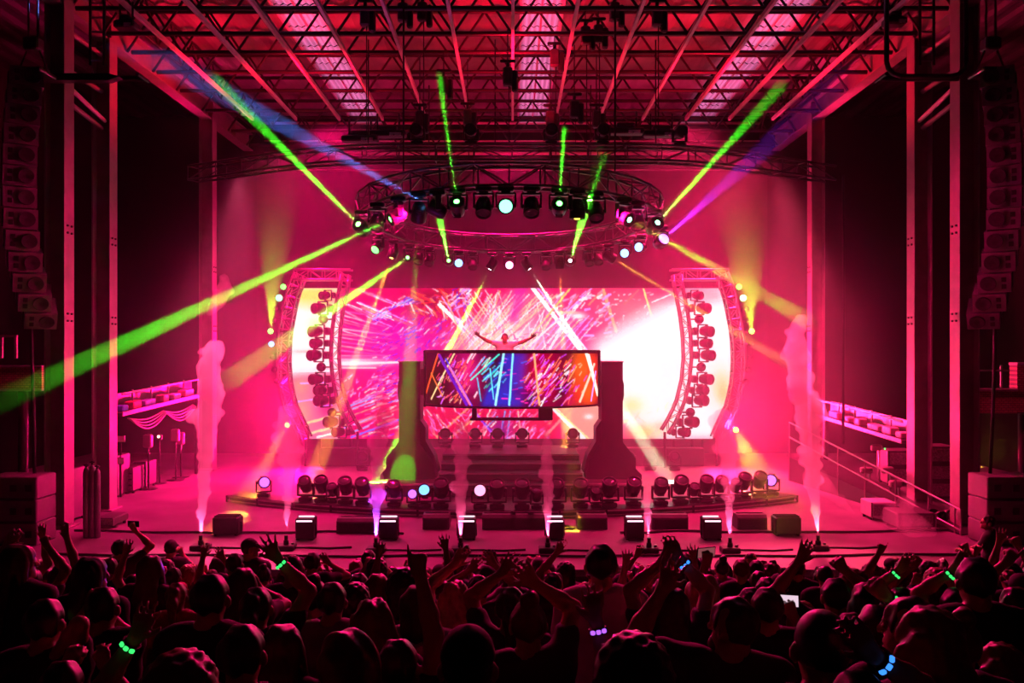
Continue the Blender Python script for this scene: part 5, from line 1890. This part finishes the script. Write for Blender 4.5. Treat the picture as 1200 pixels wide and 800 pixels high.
def wristband(root, W, f, colour):
    """A strap round the wrist with three glowing pods."""
    if colour not in _band:
        _band[colour] = glow('band_' + colour, BANDCOL[colour], 1.5 if colour != 'green' else 1.15)
    f = unit(f)
    q = Vector(f).to_track_quat('Z', 'Y').to_matrix().to_4x4()
    M = Matrix.Translation(Vector(W) - Vector(f) * .03) @ q
    mb = MB()
    n = 20
    for r, z in ((.033, -.011), (.040, -.011), (.040, .011), (.033, .011)):
        mb.v += [(r * math.cos(2 * math.pi * k / n), r * math.sin(2 * math.pi * k / n), z) for k in range(n)]
    for i in range(4):
        for k in range(n):
            mb.f.append((i * n + k, i * n + (k + 1) % n, ((i + 1) % 4) * n + (k + 1) % n, ((i + 1) % 4) * n + k))
    mb.sm = [False] * len(mb.f)
    st = mb.build('wristband', M_['rubber'], root, M)
    inv = (M.to_3x3().inverted()) @ Vector((0, -1, 0))
    a0 = math.atan2(inv.y, inv.x)
    for k in (-1, 0, 1):
        a = a0 + k * .62
        o = MB().bbox((.042, 0, 0), (.014, .020, .018), .005, None).build('light_pod', _band[colour], st, Matrix.Rotation(a, 4, 'Z'))
    tag(st, 'wristband glowing ' + colour)


def person(x, Y, zf, H, meshes, hair, look, band=None, yaw=0.0, extra=None):
    body, shirt, J, Hm = meshes
    s = H / 1.75
    root = thing('person', None, 'person', Matrix.Translation((x, Y, zf)) @ Matrix.Rotation(yaw, 4, 'Z') @ Matrix.Scale(s, 4))
    skin, hairc, top = look
    link('body', body, SKINS[skin], root)
    link('shirt', shirt, CLOTH[top], root)
    link('trousers', TROUSERS, CLOTH['denim' if skin % 2 else 'black'], root)
    link('shoes', SHOES, SHOEM, root)
    if hair in ('cap', 'backcap', 'hood'):
        if hair != 'hood':
            link('hair', HAIR['cropped'], HAIRM[hairc], root, Hm)
        link('cap' if hair != 'hood' else 'hood', HAIR[hair], CLOTH[('black', 'charcoal')[skin % 2]], root, Hm)
    elif hair:
        link('hair', HAIR[hair], HAIRM[hairc], root, Hm)
    if band:
        sd, colour = band
        S, E, W, f, k = J[sd]
        wristband(root, W, W - E, colour)
    root['n_'] = len(PEOPLE)
    PEOPLE.append((root, hair, look, extra))
    return root


def phone(label, loc, aim, colour, strength, s=1.0):
    """Phone held up, its screen facing the point aim (the holder)."""
    loc = Vector(loc)
    q = (Vector(aim) - loc).to_track_quat('Z', 'Y').to_matrix().to_4x4()
    root = thing('phone', label, 'phone', Matrix.Translation(loc) @ q @ Matrix.Scale(s, 4))
    MB().bbox((0, 0, 0), (.155, .078, .009), .003).build('case', M_['black'], root)
    m = glow('phone_screen', colour, strength) if colour else M_['glass']
    MB().box((0, 0, .0052), (.142, .068, .001)).build('screen', m, root)
    return root


def stand_depth(py, w, H0=1.72, px=None):
    """Depth and height at which a head top at py and a head w pixels wide fit the raked floor, clear of those already placed."""
    c = []
    for Y in np.arange(2.5, 13.3, .05):
        H = CAM_Z - (py - HY) * Y / FPX - ground_z(Y)
        if H < 1.52 or H > 1.95:
            continue
        crowd = 0.0
        if px is not None:
            x = (px - HX) * Y / FPX
            for r, *_ in PEOPLE:
                d = math.hypot(r.location.x - x, (r.location.y - Y) * 1.3)
                crowd += max(0, .56 - d) * 6
        c.append((abs(H - H0) * 2.2 + abs(math.log(Y * w / 185.0)) + crowd, float(Y), float(H)))
    if not c:
        return 11.5, 1.9
    return min(c)[1:]
# ------------------------------------------------------------------ the crowd
DN = ('down',)


def hero(px, py, w, hair, look, L=None, R=None, yaw=0.0, nod=0.0, band=None, turn=0.0, H0=1.72, build=1.0, extra=None, Yfix=None, hold=None):
    """One person placed by head; L and R are None (arm down) or (px, py, hand kind[, forward offset]) for a hand in the air."""
    Y, H = stand_depth(py, w, H0, px)
    if Yfix:
        Y = Yfix
        H = min(1.95, max(1.5, CAM_Z - (py - HY) * Y / FPX - ground_z(Y)))
    x, zf, s = (px - HX) * Y / FPX, ground_z(Y), H / 1.75
    rot = Matrix.Rotation(-turn, 3, 'Z')
    arms = []
    for sd, A in ((-1, L), (1, R)):
        if A is None:
            arms.append(DN)
        elif A == 'face':
            arms.append(('to', (sd * .07, .26, 1.50), 'grip'))
        elif A == 'chest':
            arms.append(('to', (sd * .10, .26, 1.22), 'grip'))
        elif A == 'neck':
            arms.append(('to', (sd * .09, -.07, 1.50), 'relax', (sd, .1, .2)))
        else:
            dy = A[3] if len(A) > 3 else .12
            wp = at(A[0], A[1], Y + dy * s)
            v = rot @ (Vector((wp.x - x, wp.y - Y, wp.z - zf)) / s)
            arms.append(('to', tuple(v), A[2]) + tuple(A[4:]))
    m = build_body(arms, yaw, nod, .013 if Y < 5.5 else .016, build)
    root = person(x, Y, zf, H, m, hair, look, band, turn, extra)
    if hold:                                           # a phone between the fingers of one hand
        sd, lab, colour, st = hold
        S, E, W, f, k = m[2][sd]
        Mw = root.matrix_world
        c = Mw @ Vector(W + f * .085 + np.array((-sd * .0, .045, .01)))
        eye = Mw @ Vector(HEADC + np.array((0, -.6, .25)))
        phone(lab, c, eye, colour, st, s)
    return root


D, B_, F_, A_ = 'dark', 'brown', 'fair', 'auburn'
UP = (.2, .1, -.6)
# px, py of the head top, head width in px, hair, (skin, hair colour, top) ...
hero(22, 640, 30, 'long', (1, B_, 'black'), yaw=-.9, L=(8, 640, 'relax'))
hero(52, 704, 38, 'short', (0, D, 'black'), R='neck')
hero(36, 668, 26, 'short', (0, D, 'charcoal'), R=(56, 640, 'fist'))
hero(72, 662, 24, 'bob', (1, B_, 'black'), R=(76, 618, 'relax'))
hero(107, 655, 30, 'long', (0, D, 'black'), yaw=-.8)
hero(140, 617, 30, 'short', (0, D, 'charcoal'), R=(159, 622, 'grip'), H0=1.9, hold=(1, 'dark-backed phone held upright against the stage light on the left', None, 0))
hero(176, 652, 26, 'long', (1, B_, 'black'), L='face')
hero(200, 634, 14, 'cap', (1, D, 'charcoal'), R='face', L='face', H0=1.92, extra='filming with both hands')
hero(275, 649, 20, 'short', (0, D, 'black'), L=(238, 652, 'open'), R=(262, 655, 'open'))
hero(293, 624, 16, 'cap', (1, D, 'charcoal'), yaw=-1.2, H0=1.93, extra='in profile')
hero(300, 690, 30, 'ponytail', (0, D, 'black'), R=(326, 655, 'spread', .1), band=(1, 'green'))
hero(342, 651, 26, 'cropped', (1, B_, 'charcoal'), yaw=.3, build=1.08)
hero(366, 648, 19, 'short', (0, D, 'black'), R=(386, 660, 'open'))
hero(369, 682, 20, 'bun', (0, D, 'black'))
hero(389, 684, 27, 'short', (2, D, 'grey'), build=1.1)
hero(246, 675, 42, 'short', (0, D, 'black'), R='chest', build=1.1)
hero(284, 667, 30, 'long', (1, B_, 'charcoal'), R=(305, 690, 'relax'))
hero(283, 735, 46, 'short', (0, D, 'black'))
hero(402, 743, 55, 'bob', (1, A_, 'black'), yaw=.8)
hero(416, 688, 22, 'curly', (2, D, 'black'))
hero(432, 645, 17, 'short', (0, D, 'black'))
hero(443, 655, 20, 'cropped', (1, B_, 'grey'), R=(425, 684, 'grip', .3), hold=(1, 'phone showing a small pink picture, left of the pointing hand', (1.0, .12, .45), 1.2))
hero(442, 674, 28, 'long', (1, A_, 'black'))
hero(473, 671, 28, 'curly', (2, D, 'charcoal'))
hero(437, 705, 40, 'wavy', (1, A_, 'black'))
hero(489, 688, 19, 'bob', (1, B_, 'white'))
hero(466, 752, 52, 'short', (0, D, 'black'), R=(492, 668, 'point', .1))
hero(516, 680, 18, 'cropped', (1, B_, 'grey'))
hero(534, 683, 32, 'fair', (1, F_, 'black'), L=(532, 662, 'relax'), nod=.1)
hero(562, 676, 20, 'short', (0, D, 'black'), R=(580, 662, 'open'), L=(550, 668, 'open'))
hero(599, 690, 22, 'ponytail', (1, B_, 'charcoal'), L=(588, 672, 'open'))
hero(619, 706, 42, 'bun', (1, A_, 'charcoal'), R=(628, 684, 'open', .1), yaw=.15)
hero(548, 742, 55, 'backcap', (0, D, 'black'))
hero(705, 639, 35, 'short', (1, D, 'white'), build=1.1, H0=1.92)
hero(640, 806, 60, 'short', (0, D, 'black'), R=(699, 730, 'open', .12), band=(1, 'purple'))
hero(742, 757, 60, 'curly', (0, D, 'black'))
hero(858, 703, 50, 'beard', (1, B_, 'charcoal'), yaw=.75, L=(776, 692, 'spread', .12), build=1.12)
hero(786, 690, 24, 'long', (1, B_, 'charcoal'), L=(776, 658, 'grip'), R=(797, 655, 'relax'), band=(1, 'blue'))
hero(762, 668, 20, 'short', (0, D, 'black'), L=(745, 652, 'open'), R=(785, 650, 'relax'), band=(1, 'red'))
hero(827, 675, 35, 'bob', (1, F_, 'black'), yaw=-.6)
hero(880, 690, 28, 'short', (2, D, 'black'), L=(826, 664, 'grip', .1), yaw=.2, hold=(-1, 'phone glowing faintly before the stage, above the fair-bobbed woman', (1.0, .25, .3), .25))
hero(880, 648, 15, 'cropped', (2, D, 'olive'), yaw=2.6, H0=1.8, extra='facing the crowd from the pit')
hero(913, 675, 20, 'backcap', (0, D, 'charcoal'))
hero(900, 690, 22, 'short', (1, B_, 'black'), R=(931, 724, 'grip', .3), hold=(1, 'phone with a pale lit screen, right of the bearded man', (.95, .7, .85), .9))
hero(980, 679, 33, 'short', (0, D, 'black'), L=(936, 658, 'open'), R=(990, 668, 'fist'))
hero(1018, 685, 34, 'long', (0, D, 'black'))
hero(1097, 670, 25, 'curly', (1, F_, 'charcoal'), yaw=.8, R='face')
hero(1056, 690, 18, 'short', (0, D, 'black'), L=(1053, 668, 'open'), band=(-1, 'green'))
hero(1074, 686, 20, 'short', (0, D, 'black'), L=(1068, 664, 'fist'))
hero(1030, 712, 22, 'bob', (1, B_, 'black'), R=(1037, 698, 'fist'), band=(1, 'green'))
hero(1122, 690, 24, 'short', (0, D, 'black'), L=(1117, 668, 'relax'), band=(-1, 'green'))
hero(1047, 705, 22, 'ponytail', (1, B_, 'charcoal'))
hero(1066, 703, 27, 'short', (1, B_, 'black'), yaw=.8)
hero(1088, 717, 52, 'wavy', (1, A_, 'black'), yaw=.3)
hero(965, 717, 42, 'cropped', (0, D, 'black'), build=1.1)
hero(998, 720, 27, 'short', (1, B_, 'grey'))
hero(1008, 790, 50, 'short', (0, D, 'black'), R=(1024, 768, 'relax', .1), band=(1, 'blue'))
hero(940, 706, 32, 'long', (1, A_, 'black'))
hero(1145, 655, 36, 'short', (0, D, 'black'), build=1.15, H0=1.85)
hero(1192, 690, 30, 'long', (1, B_, 'black'), L=(1178, 660, 'point', .1))
hero(1172, 757, 60, 'wavy', (1, A_, 'black'), yaw=.3)
hero(1124, 727, 24, 'bun', (1, A_, 'charcoal'))
hero(211, 777, 56, 'curly', (1, A_, 'black'))
hero(188, 806, 60, 'short', (0, D, 'black'), L=(158, 748, 'open', .1), band=(-1, 'green'))
hero(120, 690, 34, 'short', (0, D, 'black'), L=(103, 712, 'grip', .25), R=(124, 716, 'grip', .25), hold=(1, 'phone with an amber screen, at the far left of the crowd', (1.0, .40, .06), .7))
hero(526, 644, 13, 'cap', (1, D, 'charcoal'), L='face', R='face', H0=1.9, extra='filming')
hero(648, 672, 24, 'short', (0, D, 'black'), L=(652, 648, 'open'))
hero(575, 662, 18, 'long', (1, B_, 'black'), R=(592, 664, 'open'))
hero(330, 735, 44, 'long', (1, B_, 'black'), R='chest')

# everybody else: a dozen stances shared out over the gaps between the people above
STANCES = [
    ((DN, DN), 0.0), ((DN, DN), .35), ((DN, DN), -.5),
    ((DN, ('to', (.26, .15, 1.93), 'open')), .1),
    ((('to', (-.26, .12, 1.93), 'open'), DN), -.1),
    ((('to', (-.34, .10, 1.88), 'spread'), ('to', (.34, .12, 1.90), 'spread')), 0.0),
    ((('to', (-.10, .28, 1.62), 'grip'), ('to', (.10, .28, 1.62), 'grip')), 0.0),
    ((DN, ('to', (.18, .2, 1.85), 'fist')), 0.0),
    ((('to', (-.20, .2, 1.80), 'point'), DN), .2),
    ((('to', (-.16, .22, 1.95), 'relax'), ('to', (.16, .22, 1.95), 'relax')), 0.0),
    ((DN, ('to', (.12, .28, 1.30), 'grip')), -.25),
]
STANCE_M = [build_body(a, y, 0, .0152) for a, y in STANCES]
taken = [(r.location.x, r.location.y) for r, *_ in PEOPLE]
rr = random.Random(21)
kinds = ['short', 'short', 'short', 'cropped', 'long', 'long', 'wavy', 'bob', 'bun', 'ponytail', 'curly', 'cap', 'backcap', 'hood']
Y = 3.3
row = 0
while Y < 13.2:
    half = .66 * Y + .3
    x = -half + rr.uniform(0, .4)
    while x < half:
        yy = Y + rr.uniform(-.14, .14)
        gap = min(math.hypot(x - a, (yy - b) * .8) for a, b in taken)
        need = .50 if Y > 6.5 else .62
        if gap > need:
            near = Y < 7
            H = rr.uniform(1.56, 1.70) if near else rr.uniform(1.55, 1.72) - (.06 if Y > 10 else 0)
            pxx = HX + FPX * x / yy
            # keep the sight lines to the tall man's shoulders and the fair hair open
            k = rr.choice((0, 0, 1, 2, 3, 4, 6, 10)) if near else (rr.choice((0, 0, 1, 2, 3, 4, 5, 6, 7, 8, 10)) if yy < 9 else rr.choice((0, 0, 0, 1, 2, 6, 10)))
            hr = rr.choice(kinds)
            person(x, yy, ground_z(yy), H, STANCE_M[k], hr, (rr.choice((0, 0, 1, 1, 2, 3)), rr.choice((D, D, D, B_, A_)), rr.choice(('black', 'black', 'charcoal', 'navy', 'grey', 'red'))), None, rr.uniform(-.25, .25), ('stance', k))
            taken.append((x, yy))
        x += rr.uniform(.50, .74)
    Y += .66 if Y < 7 else .62
    row += 1

# --- a label for everyone: look, gesture, and place in the crowd
BANDS = [(0, 4.3, 'nearest the camera'), (4.3, 6.0, 'in the second ranks'), (6.0, 8.0, 'in mid crowd'), (8.0, 10.0, 'in the forward ranks'), (10.0, 11.6, 'just behind the barrier row'), (11.6, 99, 'along the barrier')]
GEST = {0: '', 1: 'head turned', 2: 'head turned', 3: 'one arm up', 4: 'one arm up', 5: 'both arms up', 6: 'hands before face', 7: 'fist raised', 8: 'finger pointing up', 9: 'both hands high', 10: 'hand at chest'}
for lo, hi, where in BANDS:
    mem = sorted([p for p in PEOPLE if lo <= p[0].location.y < hi], key=lambda p: p[0].location.x / p[0].location.y)
    n = len(mem)
    words_ = NUM + ['number %d' % i for i in range(25, 99)]
    for i, (r, hair, look, extra) in enumerate(mem):
        hw = HWORD.get(hair)
        wear = ('%s-haired person' % hw.replace(' ', '-') if hw else 'person in a %s' % {'cap': 'cap', 'backcap': 'backward cap', 'hood': 'hood'}[hair])
        g = GEST[extra[1]] if isinstance(extra, tuple) else (extra or '')
        bands_ = [c for c in r.children if c.name.startswith('wristband')]
        if bands_:
            g = 'arm up, ' + bands_[0]['label'].split()[-1] + ' wristband'
        if i < 20:
            pos = '%s from left' % words_[i]
        elif n - 1 - i < 20:
            pos = '%s from right' % words_[n - 1 - i]
        else:
            pos = '%s from left' % words_[i]
        ws = '%s, %s top%s, %s, %s' % (wear, look[2], ', ' + g if g else '', where, pos)
        if len(ws.replace('-', ' ').split()) > 16:
            ws = '%s%s, %s, %s' % (wear, ', ' + g if g else '', where, pos)
        r['label'] = ws
        r['group'] = 'the crowd'
        del r['n_']

# --- the performer, arms flung wide, on the booth floor
djm = build_body((('to', (-.69, .10, 1.64), 'open', (0, -.3, -1)), ('to', (.68, .10, 1.69), 'open', (0, -.3, -1))), 0, -.05, .009)
dj = person(-.19, 22.55, bz0 + .025, 1.80, djm, 'cropped', (2, D, 'white'), None, math.pi)
dj['label'] = 'person in a white T-shirt with arms flung wide behind the booth'
PEOPLE.pop()
del dj['n_']
# --- the steward by the right stage corner, on a step in the pit
gz = ground_z(14.0)
st = tag(MB().bbox((7.85, 14.05, gz + .3), (1.0, .6, .6), .02).build('pit_step', M_['riser']), 'dark box step in the pit at the right end of the stage', 'step')
sm_ = build_body((('to', (-.18, .36, 1.15), 'grip'), ('to', (.16, .36, 1.10), 'grip')), .5, .2, .0125)
sp = person(7.85, 14.05, gz + .6, 1.74, sm_, 'short', (1, D, 'black'), None, .9)
sp['label'] = 'person in a black T-shirt leaning in at the right stage corner, on a step'
PEOPLE.pop()
del sp['n_']
# ------------------------------------------------------------------ smoke: lumpy plumes of dense vapour over the jets
def smoke_material(name, density, aniso=0.3):
    m = bpy.data.materials.new(name)
    m.use_nodes = True
    nt = m.node_tree
    nt.nodes.clear()
    v = nt.nodes.new('ShaderNodeVolumeScatter')
    v.inputs['Color'].default_value = (1, 1, 1, 1)
    v.inputs['Density'].default_value = density
    v.inputs['Anisotropy'].default_value = aniso
    o = nt.nodes.new('ShaderNodeOutputMaterial')
    nt.links.new(v.outputs[0], o.inputs['Volume'])
    return m


SMOKE = [smoke_material('vapour_%d' % i, d) for i, d in enumerate((8.0, 4.5, 2.0, .8))]


def plume(label, pts, rads, mat_, seed, rough=.22, h=.045):
    """pts along the plume's spine, radius at each; puffs grow along it and break up the outline."""
    g = random.Random(seed)
    pts = [np.array(p, float) for p in pts]
    lo = np.min([p - r * 1.9 - .05 for p, r in zip(pts, rads)], 0)
    hi = np.max([p + r * 1.9 + .05 for p, r in zip(pts, rads)], 0)
    F = Field(lo, hi, h)
    n = len(pts)
    for i in range(n - 1):
        F.cone(pts[i], pts[i + 1], rads[i] * .72, rads[i + 1] * .72, .05)
    for i in range(n - 1):
        L = np.linalg.norm(pts[i + 1] - pts[i])
        r = (rads[i] + rads[i + 1]) / 2
        for k in range(max(3, int(L / (r * .17 + .02)))):
            t = g.random()
            c = pts[i] + (pts[i + 1] - pts[i]) * t
            rr_ = (rads[i] + (rads[i + 1] - rads[i]) * t)
            a = g.uniform(0, 6.28)
            q = rr_ * g.uniform(.2, .95)
            b = rr_ * g.uniform(.18, .62)
            if b > h * .7:
                F.ball(c + np.array((math.cos(a) * q, math.sin(a) * q, g.uniform(-.2, .2) * rr_)), (b * g.uniform(.8, 1.2), b, b * g.uniform(.8, 1.3)), b * .25)
    F.rough(lambda x, y, z: rough * .07 * (np.sin(x * 19 + 3 * np.sin(z * 7.3) + y * 5) * np.sin(z * 13 + 2.6 * np.sin(x * 8 + z * 2.7)) + .5 * np.sin(x * 37 + y * 21) * np.sin(z * 33)) * np.clip((z - pts[0][2]) / 1.2, 0, 1))
    o = link('smoke_plume', F.mesh('plume'), mat_)
    tag(o, label, 'smoke', 'smoke plumes')
    return o


def spine(rows, Y):
    """rows of (px, py, half-width px) from the nozzle upwards at depth Y."""
    return [tuple(at(a, b, Y)) for a, b, c in rows], [c * Y / FPX for a, b, c in rows]


PL = [
    ('tall billowing smoke plume leftmost on the stage, drifting up past the column', 0, 1, [(243, 630, 2.5), (243, 600, 6), (244, 560, 10), (245, 520, 14), (244, 490, 19), (248, 460, 19), (244, 432, 18), (252, 408, 15)], .045),
    ('thin wisp of smoke above the leftmost plume', 0, 2, [(246, 366, 7), (256, 352, 12), (264, 338, 11), (262, 326, 8)], .045),
    ('narrow soft smoke plume second from the left, before the LED wall', 1, 2, [(341, 632, 2), (341, 600, 5), (342, 560, 9), (342, 520, 15), (340, 485, 19)], .05),
    ('smoke plume lit violet near its foot, left of the booth', 2, 1, [(444, 634, 2.5), (444, 605, 5), (444, 580, 9), (444, 545, 10), (446, 515, 12), (450, 485, 13), (445, 462, 10)], .04),
    ('dense pink smoke plume in front of the booth, on its left', 3, 1, [(541, 635, 2.5), (541, 600, 7), (541, 570, 10), (541, 540, 11), (542, 515, 13), (540, 500, 9)], .036),
    ('dense pink smoke plume in front of the booth, on its right', 4, 1, [(641, 635, 2.5), (641, 600, 6), (642, 570, 9), (640, 545, 9), (641, 520, 7), (640, 500, 5)], .036),
    ('short faint smoke plume right of the booth steps', 5, 2, [(757, 634, 2), (756, 605, 5), (755, 585, 7), (757, 565, 5)], .036),
    ('soft smoke plume right of the booth, fading into haze', 6, 2, [(850, 632, 2.5), (850, 600, 6), (851, 565, 10), (850, 525, 14), (846, 490, 18)], .05),
    ('tall ragged smoke plume rightmost on the stage, leaning at its top', 7, 1, [(951, 632, 2.5), (950, 600, 6), (948, 565, 11), (947, 530, 14), (946, 490, 18), (938, 450, 17), (930, 410, 16), (936, 376, 10)], .045),
]
for i, (lab, jet, den, rows, h) in enumerate(PL):
    Y = JETS[jet][2] - .35
    P_, R_ = spine(rows, Y)
    if i not in (1,):
        x = (JETS[jet][0] - 600) * JETS[jet][2] / 1000
        dx = x - P_[0][0]
        P_ = [(p[0] + dx * max(0, 1 - k * .2), p[1], p[2]) for k, p in enumerate(P_)]
        P_[0] = (x, Y, .28)
    plume(lab, P_, R_, SMOKE[den], 40 + i, .3, h)
P_, R_ = spine([(1090, 622, 10), (1070, 615, 20), (1050, 605, 22), (1062, 590, 14)], 16.8)
plume('low cloud of smoke at the right end of the stage', P_, R_, SMOKE[3], 77, .3, .05)
P_, R_ = spine([(1003, 602, 2), (985, 588, 7), (968, 572, 14), (955, 560, 20)], 18.0)
plume('smoke jet blowing left from the right ramp', P_, R_, SMOKE[3], 78, .3, .05)
# ------------------------------------------------------------------ haze over the stage: thicker low down and towards the right rear, thin at the sides
def haze_material(density):
    m = bpy.data.materials.new('stage_haze')
    m.use_nodes = True
    nt = m.node_tree
    nt.nodes.clear()
    N, L = nt.nodes.new, nt.links.new
    tc = N('ShaderNodeTexCoord')
    no = N('ShaderNodeTexNoise')
    no.inputs['Scale'].default_value = 0.34
    no.inputs['Detail'].default_value = 3.0
    no.inputs['Distortion'].default_value = .6
    L(tc.outputs['Object'], no.inputs['Vector'])
    mr = N('ShaderNodeMapRange')
    for k, v in (('From Min', .36), ('From Max', .66), ('To Min', .65), ('To Max', 1.5)):
        mr.inputs[k].default_value = v
    L(no.outputs['Fac'], mr.inputs['Value'])
    sx = N('ShaderNodeSeparateXYZ')
    L(tc.outputs['Object'], sx.inputs[0])
    ab = N('ShaderNodeMath')
    ab.operation = 'ABSOLUTE'
    L(sx.outputs['X'], ab.inputs[0])
    ed = N('ShaderNodeMapRange')
    ed.interpolation_type = 'SMOOTHSTEP'
    for k, v in (('From Min', 6.2), ('From Max', 9.4), ('To Min', 1.0), ('To Max', .06)):
        ed.inputs[k].default_value = v
    L(ab.outputs[0], ed.inputs['Value'])
    m1 = N('ShaderNodeMath')
    m1.operation = 'MULTIPLY'
    L(mr.outputs['Result'], m1.inputs[0])
    L(ed.outputs['Result'], m1.inputs[1])
    fr = N('ShaderNodeMapRange')
    fr.interpolation_type = 'SMOOTHSTEP'
    for k, v in (('From Min', -7.6), ('From Max', -.8), ('To Min', .16), ('To Max', 1.0)):
        fr.inputs[k].default_value = v
    L(sx.outputs['Y'], fr.inputs['Value'])
    m0 = N('ShaderNodeMath')
    m0.operation = 'MULTIPLY'
    L(m1.outputs[0], m0.inputs[0])
    L(fr.outputs['Result'], m0.inputs[1])
    up = N('ShaderNodeMapRange')
    up.interpolation_type = 'SMOOTHSTEP'
    for k, v in (('From Min', -1.8), ('From Max', 2.2), ('To Min', 1.25), ('To Max', .26)):
        up.inputs[k].default_value = v
    L(sx.outputs['Z'], up.inputs['Value'])
    m3 = N('ShaderNodeMath')
    m3.operation = 'MULTIPLY'
    L(m0.outputs[0], m3.inputs[0])
    L(up.outputs['Result'], m3.inputs[1])
    m2 = N('ShaderNodeMath')
    m2.operation = 'MULTIPLY'
    L(m3.outputs[0], m2.inputs[0])
    m2.inputs[1].default_value = density
    v = N('ShaderNodeVolumeScatter')
    v.inputs['Color'].default_value = (1, 1, 1, 1)
    v.inputs['Anisotropy'].default_value = .2
    L(m2.outputs[0], v.inputs['Density'])
    o = N('ShaderNodeOutputMaterial')
    L(v.outputs[0], o.inputs['Volume'])
    return m


hz = link('haze', MB().box((0, 0, 0), (18.9, 16.4, 9.5)).mesh('haze'), haze_material(HAZE), None, Matrix.Translation((0, 22.85, 4.8)))
tag(hz, 'thin pink-lit haze hanging over the whole stage', None, None, 'stuff')
